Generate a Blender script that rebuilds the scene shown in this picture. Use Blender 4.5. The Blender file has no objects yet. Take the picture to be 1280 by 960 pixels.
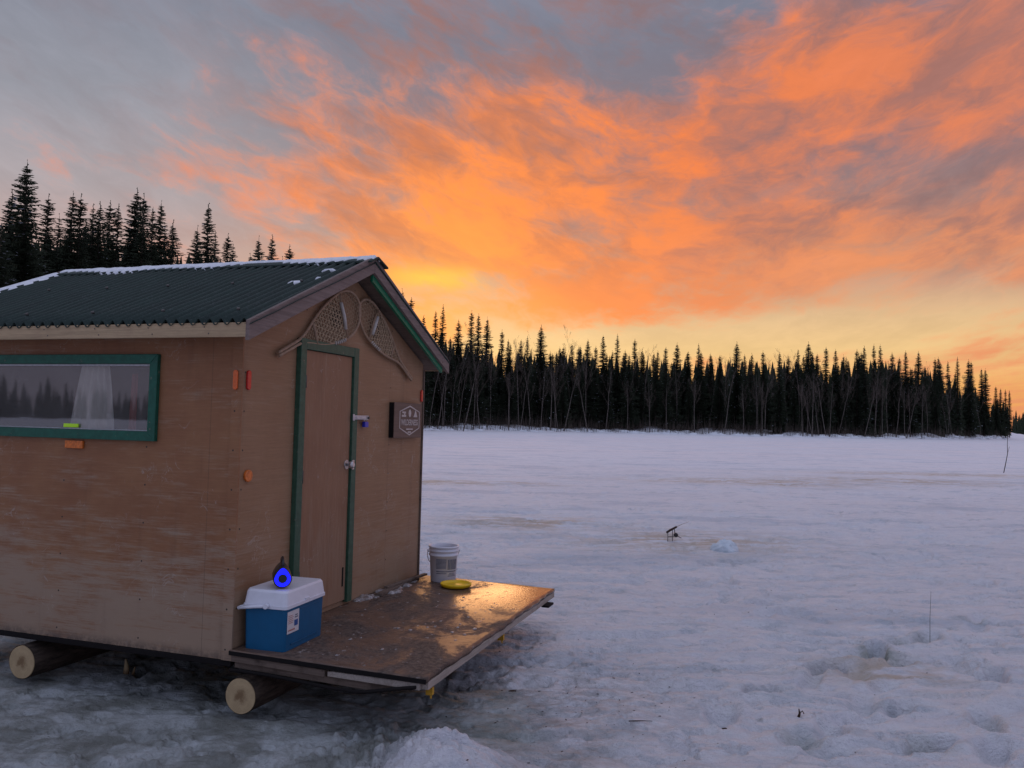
import bpy, bmesh, math, random
import numpy as np
from mathutils import Vector, Matrix
R = math.radians
S = bpy.context.scene
COL = S.collection
random.seed(7)
rng = np.random.default_rng(11)

# ------------------------------------------------------------------ camera
CAM_H, PITCH, ROLL, FPX = 1.62, 0.0475, 0.0238, 1023.87
cam = bpy.data.cameras.new('camera')
cam.sensor_width = 36.0
cam.lens = 36.0 * FPX / 1280.0
cam.clip_start, cam.clip_end = 0.05, 9000
co = bpy.data.objects.new('camera', cam); COL.objects.link(co)
Fv = Vector((0, math.cos(PITCH), math.sin(PITCH))); Uv = Vector((0, -math.sin(PITCH), math.cos(PITCH))); Xv = Vector((1, 0, 0))
X2 = math.cos(ROLL) * Xv + math.sin(ROLL) * Uv
U2 = -math.sin(ROLL) * Xv + math.cos(ROLL) * Uv
m = Matrix((X2, U2, -Fv)).transposed().to_4x4(); m.translation = (0, 0, CAM_H)
co.matrix_world = m
S.camera = co

# ------------------------------------------------------------------ colour management
S.view_settings.view_transform = 'Standard'; S.view_settings.look = 'None'
S.view_settings.exposure = 0.08; S.view_settings.gamma = 1.0

# ------------------------------------------------------------------ node helper
class NT:
    def __init__(s, tree): s.t = tree; s.n = tree.nodes; s.l = tree.links
    def node(s, ty, **kw):
        nd = s.n.new(ty)
        for k, v in kw.items(): setattr(nd, k, v)
        return nd
    def put(s, sock, v):
        if isinstance(v, bpy.types.NodeSocket): s.l.new(v, sock)
        elif v is not None:
            if sock.type == 'RGBA' and hasattr(v, '__len__') and len(v) == 3: v = (*v, 1)
            sock.default_value = v
    def math(s, op, a, b=None, c=None, clamp=False):
        nd = s.node('ShaderNodeMath', operation=op, use_clamp=clamp)
        s.put(nd.inputs[0], a)
        if b is not None: s.put(nd.inputs[1], b)
        if c is not None: s.put(nd.inputs[2], c)
        return nd.outputs[0]
    def vmath(s, op, a, b=None, scale=None):
        nd = s.node('ShaderNodeVectorMath', operation=op)
        s.put(nd.inputs[0], a)
        if b is not None: s.put(nd.inputs[1], b)
        if scale is not None: s.put(nd.inputs['Scale'], scale)
        return nd.outputs['Value'] if op in ('DOT_PRODUCT', 'LENGTH') else nd.outputs[0]
    def mix(s, f, a, b, mode='MIX'):
        nd = s.node('ShaderNodeMix', data_type='RGBA', blend_type=mode)
        s.put(nd.inputs[0], f); s.put(nd.inputs[6], a); s.put(nd.inputs[7], b)
        return nd.outputs[2]
    def noise(s, vec, scale=5, detail=4, rough=.5, dist=0, color=False, dim='3D', lac=2.0):
        nd = s.node('ShaderNodeTexNoise', noise_dimensions=dim)
        if vec is not None: s.put(nd.inputs['Vector'], vec)
        s.put(nd.inputs['Scale'], scale); s.put(nd.inputs['Detail'], detail)
        s.put(nd.inputs['Roughness'], rough); s.put(nd.inputs['Distortion'], dist); s.put(nd.inputs['Lacunarity'], lac)
        return nd.outputs['Color'] if color else nd.outputs['Fac']
    def ramp(s, f, stops, interp='LINEAR'):
        nd = s.node('ShaderNodeValToRGB'); cr = nd.color_ramp; cr.interpolation = interp
        while len(cr.elements) < len(stops): cr.elements.new(.5)
        for e, (p, c) in zip(cr.elements, stops):
            e.position = p
            e.color = (c, c, c, 1) if not hasattr(c, '__len__') else (*c, 1)
        s.put(nd.inputs[0], f)
        return nd.outputs[0]
    def map(s, v, a, b, c=0., d=1., smooth=True):
        nd = s.node('ShaderNodeMapRange', interpolation_type='SMOOTHSTEP' if smooth else 'LINEAR')
        for i, q in enumerate((v, a, b, c, d)): s.put(nd.inputs[i], q)
        return nd.outputs[0]
    def mapping(s, vec, loc=(0, 0, 0), rot=(0, 0, 0), scale=(1, 1, 1)):
        nd = s.node('ShaderNodeMapping'); s.put(nd.inputs[0], vec)
        nd.inputs[1].default_value = loc; nd.inputs[2].default_value = rot; nd.inputs[3].default_value = scale
        return nd.outputs[0]
    def comb(s, x, y, z):
        nd = s.node('ShaderNodeCombineXYZ')
        for i, q in enumerate((x, y, z)): s.put(nd.inputs[i], q)
        return nd.outputs[0]
    def sep(s, v):
        nd = s.node('ShaderNodeSeparateXYZ'); s.put(nd.inputs[0], v); return nd.outputs
def lin(r, g, b):
    f = lambda c: (c / 255 / 12.92) if c / 255 <= .04045 else ((c / 255 + .055) / 1.055) ** 2.4
    return (f(r), f(g), f(b))

# ------------------------------------------------------------------ world: dusk sky with lit broken cloud
SUN_AZ, SUN_EL = R(-5.5), R(9.0)      # azimuth from +Y towards +X
W = bpy.data.worlds.new('World'); S.world = W; W.use_nodes = True
W.node_tree.nodes.clear(); w = NT(W.node_tree)
g = w.node('ShaderNodeTexCoord').outputs['Generated']
d = w.vmath('NORMALIZE', g)
dx, dy, dz = w.sep(d)[:3]
zc = w.math('MAXIMUM', dz, 0.0)
az = w.math('MULTIPLY', w.math('ARCTAN2', dx, dy), 57.2958)         # degrees
el = w.math('MULTIPLY', w.math('ARCSINE', dz), 57.2958)
# cloud sheet coordinates: flat layer seen in perspective, bands run towards the sunset
a0 = SUN_AZ - R(2)
den = w.math('ADD', zc, 0.075)
ca, sa = math.cos(a0), math.sin(a0)
u = w.math('DIVIDE', w.math('SUBTRACT', w.math('MULTIPLY', dx, ca), w.math('MULTIPLY', dy, sa)), den)
v = w.math('DIVIDE', w.math('ADD', w.math('MULTIPLY', dx, sa), w.math('MULTIPLY', dy, ca)), den)
p1 = w.comb(w.math('ADD', u, w.math('MULTIPLY', v, -.10)), w.math('MULTIPLY', v, .52), 3.1)
wob = w.noise(p1, 1.6, 3, .5, color=True)
p1w = w.vmath('ADD', p1, w.vmath('SCALE', w.vmath('SUBTRACT', wob, (.5, .5, .5)), scale=.30))
big = w.noise(p1w, 2.0, 4, .5)
mid = w.noise(p1w, 6.0, 8, .58, .1)
p2 = w.comb(w.math('MULTIPLY', w.math('ADD', w.math('MULTIPLY', u, .50), w.math('MULTIPLY', v, .86)), .36), w.math('ADD', w.math('MULTIPLY', u, -.86), w.math('MULTIPLY', v, .50)), 7.7)
wob2 = w.noise(p2, 3.0, 3, .55, color=True)
p2 = w.vmath('ADD', p2, w.vmath('SCALE', w.vmath('SUBTRACT', wob2, (.5, .5, .5)), scale=.22))
rip = w.noise(p2, 6.0, 8, .60, .1)
azq = w.math('MAXIMUM', az, -8.)
acr = w.math('ADD', el, w.math('SUBTRACT', w.math('MULTIPLY', az, .30), w.math('MULTIPLY', w.math('MULTIPLY', azq, azq), .0105)))
p3 = w.comb(w.math('DIVIDE', az, 5.4), w.math('DIVIDE', acr, 2.6), 4.4)
wob3 = w.noise(p3, .8, 3, .55, color=True)
p3 = w.vmath('ADD', p3, w.vmath('SCALE', w.vmath('SUBTRACT', wob3, (.5, .5, .5)), scale=1.1))
rip = w.noise(p3, 1.0, 9, .66, .3)
mid = w.math('ADD', w.math('MULTIPLY', mid, .45), w.math('MULTIPLY', w.noise(w.vmath('ADD', p3, (11., 5., 2.)), .55, 7, .6, .2), .55))
cl = w.math('ADD', w.math('MULTIPLY', big, .75), w.math('ADD', w.math('MULTIPLY', mid, .80), w.math('MULTIPLY', rip, .95)))   # ~1.0 mean
# where the deck catches the glow: falls off towards the upper left
field = w.math('ADD', w.math('MULTIPLY', az, .0075), w.math('MULTIPLY', el, -.0130))
def gauss(az0, el0, sa_, se_, amp):
    qa = w.math('DIVIDE', w.math('SUBTRACT', az, az0), sa_); qe = w.math('DIVIDE', w.math('SUBTRACT', el, el0), se_)
    r2 = w.math('ADD', w.math('MULTIPLY', qa, qa), w.math('MULTIPLY', qe, qe))
    return w.math('MULTIPLY', w.math('EXPONENT', w.math('MULTIPLY', r2, -1.)), amp)
fld = w.math('ADD', field, .175)
for gq in ((-5, 13, 16, 6, .26), (0, 19.5, 11, 3.6, .22), (24, 22, 8, 3.6, .16), (9, 24, 6, 4, -.04), (29, 16.2, 9, 1.4, -.22), (20, 15, 7, 1.0, -.12), (24, 12, 10, 2.0, .10), (16, 10, 9, 1.6, .10),
           (-27, 24, 11, 6, -.05), (-15, 23.5, 8, 2.0, .17), (-24, 15.5, 9, 2.4, .17), (6, 30, 16, 3.6, -.26), (31, 29, 10, 3.0, -.20), (13, 17, 5, 2, -.05), (6, 5.2, 9, 1.3, -.40), (19, 6.2, 8, 1.5, -.50), (30, 8.0, 6, 1.8, -.50), (14, 3.0, 30, 1.8, -.3), (30, 5, 8, 2, -.15)):
    fld = w.math('ADD', fld, gauss(*gq))
lit = w.map(w.math('ADD', w.math('SUBTRACT', cl, 1.275), fld), -.17, .31)
# colours
low = [(0.0, lin(240, 160, 84)), (.030, lin(238, 172, 96)), (.058, lin(230, 190, 130)), (.082, lin(218, 180, 134)), (.105, lin(206, 160, 130))]
sky_base = w.ramp(w.math('DIVIDE', el, 90.), low + [(.15, lin(164, 126, 118)), (.20, lin(136, 116, 122)), (.29, lin(118, 120, 136)), (.42, lin(140, 146, 168)), (.60, lin(184, 190, 216)), (1.0, lin(206, 214, 240))])
left = w.map(az, -4, -26)
sky_base = w.mix(w.math('MULTIPLY', left, .9), sky_base, w.ramp(w.math('DIVIDE', el, 90.), [
    (0.0, lin(215, 150, 115)), (.10, lin(192, 158, 150)), (.155, lin(170, 162, 166)), (.21, lin(150, 152, 162)), (.28, lin(130, 134, 148)), (.42, lin(148, 152, 170)), (.60, lin(184, 190, 216)), (1.0, lin(206, 214, 240))]))
sdir = (math.sin(SUN_AZ) * math.cos(SUN_EL), math.cos(SUN_AZ) * math.cos(SUN_EL), math.sin(SUN_EL))
ang = w.math('MULTIPLY', w.math('ARCCOSINE', w.math('MINIMUM', w.vmath('DOT_PRODUCT', d, sdir), .99999)), 57.2958)
orange = w.ramp(w.math('DIVIDE', ang, 60.), [
    (0.0, lin(255, 150, 40)), (.07, lin(255, 142, 46)), (.16, lin(246, 132, 54)), (.33, lin(232, 122, 62)), (.6, lin(216, 124, 86)), (1.0, lin(190, 130, 125))])
# right-hand low part of the deck goes peach
peach = w.math('MULTIPLY', w.map(az, 4, 24), w.map(el, 18, 9))
orange = w.mix(w.math('MULTIPLY', peach, .8), orange, lin(226, 146, 98))
orange = w.mix(w.math('MULTIPLY', left, .45), orange, lin(226, 140, 108))
skyc = w.mix(lit, sky_base, orange)
# unlit bellies of the cloud, purple grey
dk = w.map(w.math('ADD', w.math('MULTIPLY', w.noise(w.vmath('ADD', p3, (3., 8., 21.)), .9, 9, .62, .2), .8), w.math('MULTIPLY', mid, .45)), .53, .78)
dk = w.math('MULTIPLY', dk, w.math('MULTIPLY', w.map(el, 7, 13), w.map(az, -22, -10, .2, .74)))
skyc = w.mix(dk, skyc, w.mix(w.map(ang, 6, 26), lin(186, 104, 66), lin(134, 104, 104)))
# fine wispy grain
gr = w.map(w.math('ADD', w.math('MULTIPLY', mid, .5), w.math('MULTIPLY', rip, .5)), .35, .65, .92, 1.08)
skyc = w.mix(1.0, skyc, w.comb(gr, gr, gr), 'MULTIPLY')
# glow core and the softly lit veil round it
core = w.math('MULTIPLY', gauss(-5.6, 9.9, 3.4, .8, 1.0), w.map(mid, .25, .6))
skyc = w.mix(w.math('MULTIPLY', gauss(-4, 7.2, 6, 1.6, .5), w.map(mid, .2, .7, 1., .6)), skyc, lin(250, 176, 98))
skyc = w.mix(core, skyc, lin(255, 186, 52))
# away from the sunset: calm blue-lilac dusk
back = w.map(ang, 48, 95)
skyc = w.mix(back, skyc, w.ramp(w.math('DIVIDE', el, 90.), [(0, lin(146, 138, 156)), (.2, lin(146, 154, 186)), (.5, lin(172, 182, 214)), (1, lin(206, 214, 240))]))
# below the horizon: snow-grey
skyc = w.mix(w.map(el, -3, 0), lin(110, 105, 120), skyc)
nish = w.node('ShaderNodeTexSky', sky_type='NISHITA', sun_disc=False)
nish.sun_elevation = SUN_EL; nish.sun_rotation = SUN_AZ
add = w.mix(1.0, skyc, w.vmath('SCALE', nish.outputs[0], scale=.004), 'ADD')
bg = w.node('ShaderNodeBackground'); w.put(bg.inputs[0], add); bg.inputs[1].default_value = 1.0
w.l.new(bg.outputs[0], w.node('ShaderNodeOutputWorld').inputs[0])

# ------------------------------------------------------------------ sun (a weak, broad glow from behind the cloud)
sl = bpy.data.lights.new('sun', 'SUN'); sl.energy = .22; sl.angle = R(14); sl.color = (1., .52, .22)
so = bpy.data.objects.new('sun', sl); COL.objects.link(so)
so.rotation_euler = Vector(sdir).to_track_quat('Z', 'Y').to_euler()

# ------------------------------------------------------------------ object helpers
def tag(o, label=None, cat=None, group=None, kind=None):
    if label: o['label'] = label
    if cat: o['category'] = cat
    if group: o['group'] = group
    if kind: o['kind'] = kind
    return o
def empty(name, mat, label, cat, group=None):
    o = bpy.data.objects.new(name, None); COL.objects.link(o); o.matrix_world = mat; o.empty_display_size = .1
    return tag(o, label, cat, group)
class MB:
    def __init__(s): s.v = []; s.f = []; s.m = []; s.sm = []
    def add(s, vs, fs, mi=0, smooth=False):
        b = len(s.v); s.v += [tuple(q) for q in vs]
        for f in fs: s.f.append(tuple(i + b for i in f)); s.m.append(mi); s.sm.append(smooth)
        return s
    def box(s, lo, hi, mi=0, M=None):
        x0, y0, z0 = lo; x1, y1, z1 = hi
        vs = [(x0,y0,z0),(x1,y0,z0),(x1,y1,z0),(x0,y1,z0),(x0,y0,z1),(x1,y0,z1),(x1,y1,z1),(x0,y1,z1)]
        if M is not None: vs = [M @ Vector(q) for q in vs]
        return s.add(vs, [(0,3,2,1),(4,5,6,7),(0,1,5,4),(1,2,6,5),(2,3,7,6),(3,0,4,7)], mi)
    def prism(s, poly, axis, a, b, mi=0):
        # poly: 2D ring, extruded along axis from a to b
        def P(q, t):
            return {'y': (q[0], t, q[1]), 'x': (t, q[0], q[1]), 'z': (q[0], q[1], t)}[axis]
        n = len(poly); vs = [P(q, a) for q in poly] + [P(q, b) for q in poly]
        return s.add(vs, [tuple(range(n))[::-1], tuple(range(n, 2*n))] + [(i, (i+1) % n, n+(i+1) % n, n+i) for i in range(n)], mi)
    def tube(s, pts, r, n=8, mi=0, cap=True, closed=False):
        pts = [Vector(p) for p in pts]; rr = r if hasattr(r, '__len__') else [r]*len(pts)
        vs = []; N = len(pts); up = None
        for i, p in enumerate(pts):
            if closed: t = pts[(i+1) % N] - pts[i-1]
            else: t = pts[min(i+1, N-1)] - pts[max(i-1, 0)]
            t.normalize()
            if up is None: up = Vector((0,0,1)) if abs(t.z) < .9 else Vector((1,0,0))
            a = t.cross(up).normalized(); b = a.cross(t).normalized(); up = b
            for k in range(n):
                q = 2*math.pi*k/n; vs.append(p + (a*math.cos(q) + b*math.sin(q))*rr[i])
        fs = []
        for i in range(N if closed else N-1):
            j = (i+1) % N
            for k in range(n):
                l = (k+1) % n; fs.append((i*n+k, i*n+l, j*n+l, j*n+k))
        s.add(vs, fs, mi, True)
        if cap and not closed:
            b = len(s.v) - len(vs)
            s.f.append(tuple(b+k for k in range(n))[::-1]); s.m.append(mi); s.sm.append(False)
            s.f.append(tuple(b+(N-1)*n+k for k in range(n))); s.m.append(mi); s.sm.append(False)
        return s
    def lathe(s, prof, n=32, mi=0, c=(0,0,0), cap=True):
        vs = []; 
        for r, z in prof:
            for k in range(n): q = 2*math.pi*k/n; vs.append((c[0]+r*math.cos(q), c[1]+r*math.sin(q), c[2]+z))
        fs = [(i*n+k, i*n+(k+1) % n, (i+1)*n+(k+1) % n, (i+1)*n+k) for i in range(len(prof)-1) for k in range(n)]
        s.add(vs, fs, mi, True)
        return s
    def build(s, name, mats, parent=None, bevel=0, seg=2, mat=None):
        me = bpy.data.meshes.new(name); me.from_pydata(s.v, [], s.f)
        for q in (mats if isinstance(mats, (list, tuple)) else [mats]): me.materials.append(q)
        me.polygons.foreach_set('material_index', s.m); me.polygons.foreach_set('use_smooth', s.sm)
        me.update()
        o = bpy.data.objects.new(name, me); COL.objects.link(o)
        if parent: o.parent = parent
        if mat is not None: o.matrix_world = mat
        if bevel:
            b = o.modifiers.new('bevel', 'BEVEL'); b.width = bevel; b.segments = seg; b.limit_method = 'ANGLE'; b.angle_limit = R(40)
        return o

# ------------------------------------------------------------------ materials
def pmat(name, rough=.7, spec=.5, metal=0.):
    mt = bpy.data.materials.new(name); mt.use_nodes = True
    t = NT(mt.node_tree); b = t.n['Principled BSDF']
    b.inputs['Roughness'].default_value = rough; b.inputs['Specular IOR Level'].default_value = spec; b.inputs['Metallic'].default_value = metal
    t.b = b; t.obj = t.node('ShaderNodeTexCoord').outputs['Object']
    t.put_color = lambda c: t.put(b.inputs['Base Color'], c)
    def bump(h, strength=.3, dist=.01):
        q = t.node('ShaderNodeBump'); q.inputs['Strength'].default_value = strength; q.inputs['Distance'].default_value = dist
        t.put(q.inputs['Height'], h); t.l.new(q.outputs[0], b.inputs['Normal']); return q
    t.bump = bump; t.mat = mt
    return t
def simple(name, c, rough=.6, spec=.5, var=.15, scale=20, metal=0., bump=0.):
    t = pmat(name, rough, spec, metal)
    n = t.noise(t.obj, scale, 5, .6)
    k = t.map(n, .3, .7, 1-var, 1+var, False)
    t.put_color(t.mix(1., c, t.comb(k, k, k), 'MULTIPLY'))
    if bump: t.bump(n, bump, .004)
    return t.mat

def plywood(name, c1, c2, grain_axis, worn=.5, top=2.0, bot=.27):
    """weathered stained plywood: long grain, panel blotches, scuffs, washed-out lower edge"""
    t = pmat(name, .62, .35)
    sc = {'x': (1.2, 30, 34), 'y': (30, 1.2, 34), 'z': (34, 34, 1.4)}[grain_axis]
    gv = t.mapping(t.obj, scale=sc)
    grain = t.noise(gv, 3.0, 6, .7, .3)
    fine = t.noise(t.mapping(t.obj, scale=tuple(q*4 for q in sc)), 3, 3, .6)
    blot = t.noise(t.obj, 2.3, 5, .6, .4)
    c = t.mix(t.map(blot, .3, .7), c1, c2)
    k = t.map(t.math('ADD', t.math('MULTIPLY', grain, .6), t.math('MULTIPLY', fine, .4)), .3, .7, .85, 1.15, False)
    c = t.mix(1., c, t.comb(k, k, k), 'MULTIPLY')
    z = t.sep(t.obj)[2]
    # bleached lower boards
    low = t.map(z, bot + .95, bot + .02)
    wn = t.math('ADD', t.math('MULTIPLY', t.noise(t.mapping(t.obj, scale=tuple(max(1.2, q*.16) for q in sc)), 1.8, 8, .72), .62), t.math('MULTIPLY', grain, .38))
    wm = t.math('MULTIPLY', t.map(t.math('ADD', wn, t.math('MULTIPLY', low, .20)), .50, .70), worn)
    c = t.mix(wm, c, (.345, .262, .188))
    # thin scratches and stains running down
    scr = t.noise(t.mapping(t.obj, scale=(42, 42, 2.2)), 1.0, 4, .75, 1.2)
    sm = t.math('MULTIPLY', t.map(scr, .69, .74), t.map(t.noise(t.obj, 2.7, 3, .5), .48, .60))
    c = t.mix(t.math('MULTIPLY', sm, .5), c, (.34, .29, .25))
    st = t.noise(t.mapping(t.obj, loc=(5, 3, 1), scale=(9, 9, .8)), 1.0, 4, .6)
    c = t.mix(t.math('MULTIPLY', t.map(st, .55, .78), .22), c, (.065, .036, .024))
    ns = t.noise(t.mapping(t.obj, loc=(1.3, 2.2, .4), scale=(1., 1., .8)), 4.5, 4, .6, 1.5)
    ln_ = t.map(t.math('ABSOLUTE', t.math('SUBTRACT', ns, .5)), .010, .002)
    lm = t.math('MULTIPLY', ln_, t.map(t.noise(t.mapping(t.obj, loc=(9, 2, 5)), 3.1, 4, .6), .52, .62))
    c = t.mix(t.math('MULTIPLY', lm, .38), c, (.46, .40, .35))
    pch = t.noise(t.mapping(t.obj, loc=(2, 7, 3)), 19, 6, .75)
    pm_ = t.math('MULTIPLY', t.map(pch, .60, .70), t.map(t.noise(t.mapping(t.obj, loc=(4, 1, 8)), 2.2, 3, .5), .50, .66))
    c = t.mix(t.math('MULTIPLY', pm_, .5), c, (.44, .38, .34))
    ox, oy, oz = t.sep(t.obj)[:3]
    lat = oy if name.startswith('side') else ox
    q1 = t.math('SUBTRACT', t.math('MODULO', t.math('ADD', lat, 10*.605), .605), .03); q2 = t.math('SUBTRACT', t.math('MODULO', oz, .22), .11)
    rs = t.math('SQRT', t.math('ADD', t.math('MULTIPLY', q1, q1), t.math('MULTIPLY', q2, q2)))
    if not name.startswith('door'):
        c = t.mix(t.map(rs, .0065, .0045), c, (.05, .035, .028))
        c = t.mix(t.math('MULTIPLY', t.map(t.math('ABSOLUTE', t.math('SUBTRACT', lat, .195 if name.startswith('side') else 1.83)), .0035, .0015), .3), c, (.04, .026, .02))
    edge = t.map(z, bot+.07, bot-.005)
    c = t.mix(t.math('MULTIPLY', edge, t.map(pch, .35, .6, .15, .8)), c, (.085, .062, .05))
    t.put_color(c)
    t.bump(t.math('ADD', grain, t.math('MULTIPLY', fine, .5)), .18, .002)
    t.put(t.b.inputs['Roughness'], t.map(blot, .3, .7, .5, .72, False))
    return t.mat
BR1, BR2 = (.25, .104, .045), (.305, .143, .066)
M_side = plywood('side_plywood', BR1, BR2, 'y', .75)
M_front = plywood('front_plywood', (.27, .145, .075), (.32, .182, .100), 'x', .40)
M_door = plywood('door_plywood', (.245, .122, .066), (.29, .155, .088), 'z', .35)
def green(name, c):
    t = pmat(name, .5, .4)
    n = t.noise(t.mapping(t.obj, scale=(14, 14, 14)), 2, 6, .65)
    cc = t.mix(t.map(n, .3, .7), c, tuple(q*1.5 for q in c))
    ch = t.map(t.noise(t.obj, 38, 3, .6), .66, .72)
    t.put_color(t.mix(t.math('MULTIPLY', ch, .6), cc, (.2, .16, .12))); t.bump(n, .25, .002)
    return t.mat
M_green = green('green_paint', (.006, .072, .044)); M_green2 = green('green_trim_paint', (.024, .066, .040))
M_green3 = green('soffit_green_paint', (.006, .125, .060))
def board(name, c, dark, axis='y', wear=.5):
    t = pmat(name, .75, .25)
    sc = {'x': (2, 50, 50), 'y': (50, 2, 50), 'z': (50, 50, 2)}[axis]
    gr = t.noise(t.mapping(t.obj, scale=sc), 1.6, 6, .7, .4)
    bl = t.noise(t.obj, 7, 5, .65)
    cc = t.mix(t.map(gr, .3, .72), c, tuple(q*.66 for q in c))
    cc = t.mix(t.math('MULTIPLY', t.map(bl, .50, .72), wear), cc, dark)
    kn = t.node('ShaderNodeTexVoronoi'); t.put(kn.inputs['Vector'], t.mapping(t.obj, scale=(5, 5, 12))); kn.inputs['Scale'].default_value = 1.0
    km = t.map(kn.outputs['Distance'], .10, .04)
    t.put_color(t.mix(t.math('MULTIPLY', km, .75), cc, (.09, .05, .03))); t.bump(gr, .35, .003)
    return t.mat
M_fascia = board('pale_fascia_wood', (.50, .36, .215), (.33, .22, .14), 'y', .35)
M_rake = board('grey_rake_wood', (.235, .175, .155), (.14, .10, .09), 'x', .6)
M_edge = board('pale_edge_wood', (.42, .36, .31), (.16, .115, .09), 'x', .6)
M_old = board('old_dark_wood', (.19, .14, .11), (.05, .035, .028), 'y', .8)
M_black = simple('black_rubber', (.012, .010, .010), .85, .15)
M_blk2 = simple('black_plastic', (.016, .016, .018), .38, .5)
M_metal = simple('worn_steel', (.55, .53, .52), .38, .5, .25, 60, .85)
M_dmetal = simple('dull_dark_metal', (.10, .09, .085), .5, .5, .2, 30, .7)
M_galv = simple('zinc_hasp', (.48, .47, .48), .42, .5, .2, 70, .3)
M_orange = simple('orange_reflector', (.70, .12, .015), .25, .7, .12, 90)
M_red = simple('red_reflector', (.55, .014, .010), .25, .7, .12, 90)
M_orange2 = simple('faded_orange_reflector', (.62, .15, .02), .35, .5, .35, 60)
M_lime = simple('lime_plastic', (.55, .95, .02), .4, .5, .06, 40)
M_blue = simple('blue_lock', (.02, .03, .42), .35, .6, .1, 40)
M_white = simple('white_plastic', (.70, .70, .76), .42, .4, .05, 18)
M_cooler = simple('blue_plastic', (.004, .095, .215), .5, .3, .07, 14)
M_yellow = simple('yellow_plastic', (.85, .53, .006), .35, .5, .08, 20)
M_strap = simple('yellow_strap', (.55, .30, .02), .6, .4, .2, 40)
M_sign = board('sign_wood', (.20, .13, .10), (.13, .085, .065), 'x', .3)
M_carve = simple('pale_carving', (.52, .44, .40), .8, .2, .1, 60)
M_cloth = simple('white_cloth', (.82, .80, .76), .9, .1, .08, 10)
M_redcloth = simple('red_cloth', (.40, .05, .035), .9, .1, .1, 10)
M_bail = simple('wire', (.45, .44, .44), .4, .5, .1, 40, .7)
M_print = simple('grey_print', (.16, .165, .20), .6, .3, .2, 60)
M_sticker = simple('sticker_paper', (.62, .59, .60), .6, .3, .06, 40)
M_pink = simple('faded_red_print', (.42, .20, .18), .6, .3, .1, 50)
M_inkblue = simple('navy_print', (.03, .09, .28), .5, .3, .1, 50)
M_wood = simple('bent_ash_wood', (.30, .195, .125), .5, .35, .25, 40)
M_web = simple('rawhide_lacing', (.38, .27, .17), .7, .3, .25, 60)
M_foot_patch = simple('dark_foot_patch', (.03, .018, .013), .7, .3)
M_lash = simple('white_lashing', (.50, .46, .42), .8, .2, .1, 40)
t = pmat('window_glass'); t.n.remove(t.b)
fr = t.node('ShaderNodeFresnel'); fr.inputs[0].default_value = 1.5
gl = t.node('ShaderNodeBsdfGlossy'); gl.inputs['Roughness'].default_value = .025; gl.inputs['Color'].default_value = (.95, .95, .95, 1)
tr = t.node('ShaderNodeBsdfTransparent'); tr.inputs[0].default_value = (.92, .92, .90, 1)
dfu = t.node('ShaderNodeBsdfDiffuse'); dfu.inputs[0].default_value = (.26, .245, .235, 1)
m0 = t.node('ShaderNodeMixShader'); t.put(m0.inputs[0], t.map(t.noise(t.obj, 6, 5, .6), .3, .8, .26, .36)); t.l.new(tr.outputs[0], m0.inputs[1]); t.l.new(dfu.outputs[0], m0.inputs[2])
m1 = t.node('ShaderNodeMixShader'); t.put(m1.inputs[0], t.math('ADD', t.math('MULTIPLY', fr.outputs[0], 1.), .09)); t.l.new(m0.outputs[0], m1.inputs[1]); t.l.new(gl.outputs[0], m1.inputs[2])
t.l.new(m1.outputs[0], t.n['Material Output'].inputs[0]); M_glass = t.mat

# corrugated roofing
t = pmat('corrugated_roofing', .7, .25, .0)
n1 = t.noise(t.mapping(t.obj, scale=(1.2, 9, 1)), 2.2, 6, .65); n2 = t.noise(t.obj, 90, 4, .7)
c = t.mix(t.map(n1, .3, .7), (.014, .027, .023), (.032, .052, .044))
fr_ = t.math('MULTIPLY', t.map(n2, .52, .74), .30)
t.put_color(t.mix(fr_, c, (.17, .185, .20))); t.put(t.b.inputs['Roughness'], t.map(n1, .3, .7, .55, .8, False)); t.bump(n2, .25, .003); M_roof = t.mat

# snow (objects)
t = pmat('snow_clump', .6, .3)
n = t.noise(t.obj, 26, 6, .65); t.put_color(t.mix(t.map(n, .3, .7), (.66, .68, .73), (.84, .85, .88))); t.bump(n, .5, .012)
t.b.inputs['Subsurface Weight'].default_value = 0.0; M_snow = t.mat

# deck top
t = pmat('wet_deck_sheet', .5, .5)
P = t.obj
gn = t.noise(t.mapping(P, scale=(22, 4, 20)), 2, 6, .7, .3)
bl = t.noise(t.mapping(P, scale=(1, 1.25, 1)), 2.1, 6, .62, .6)
sp = t.noise(P, 34, 6, .7, .2)
c = t.mix(t.map(gn, .3, .7), (.095, .055, .038), (.165, .098, .064))
c = t.mix(t.map(bl, .50, .62), c, t.mix(t.map(sp, .4, .6), (.045, .030, .024), (.12, .085, .065)))
sx, sy, sz = t.sep(P)[:3]
edge_near = t.map(sy, -.55, -.95)       # frost bits along the trodden front-left
fz = t.noise(P, 12, 7, .72, .4)
frost = t.math('MULTIPLY', t.map(t.math('ADD', fz, t.math('MULTIPLY', sp, .4)), .80, .90), t.map(t.noise(P, 1.7, 3, .5), .42, .58))
c = t.mix(t.math('MULTIPLY', frost, .65), c, (.46, .43, .42))
t.put_color(c)
wet = t.map(t.math('ADD', bl, t.math('MULTIPLY', t.map(sp, .3, .7), .10)), .49, .66)
region = t.math('MULTIPLY', t.map(sx, 1.15, 1.9), t.map(t.math('ADD', sy, t.math('MULTIPLY', bl, .5)), -.25, -.55))
wet = t.math('MULTIPLY', wet, t.math('SUBTRACT', 1., t.math('MULTIPLY', region, .97)))
farw = t.math('MULTIPLY', t.map(sx, .9, 2.1), t.math('MULTIPLY', t.map(sy, -.25, -.85), .26))
t.put(t.b.inputs['Roughness'], t.math('SUBTRACT', t.map(wet, 0, 1, .42, .78), farw))
hh = t.math('ADD', t.math('MULTIPLY', sp, t.map(wet, 0, 1, .25, 1.)), t.math('MULTIPLY', frost, .6))
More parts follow.
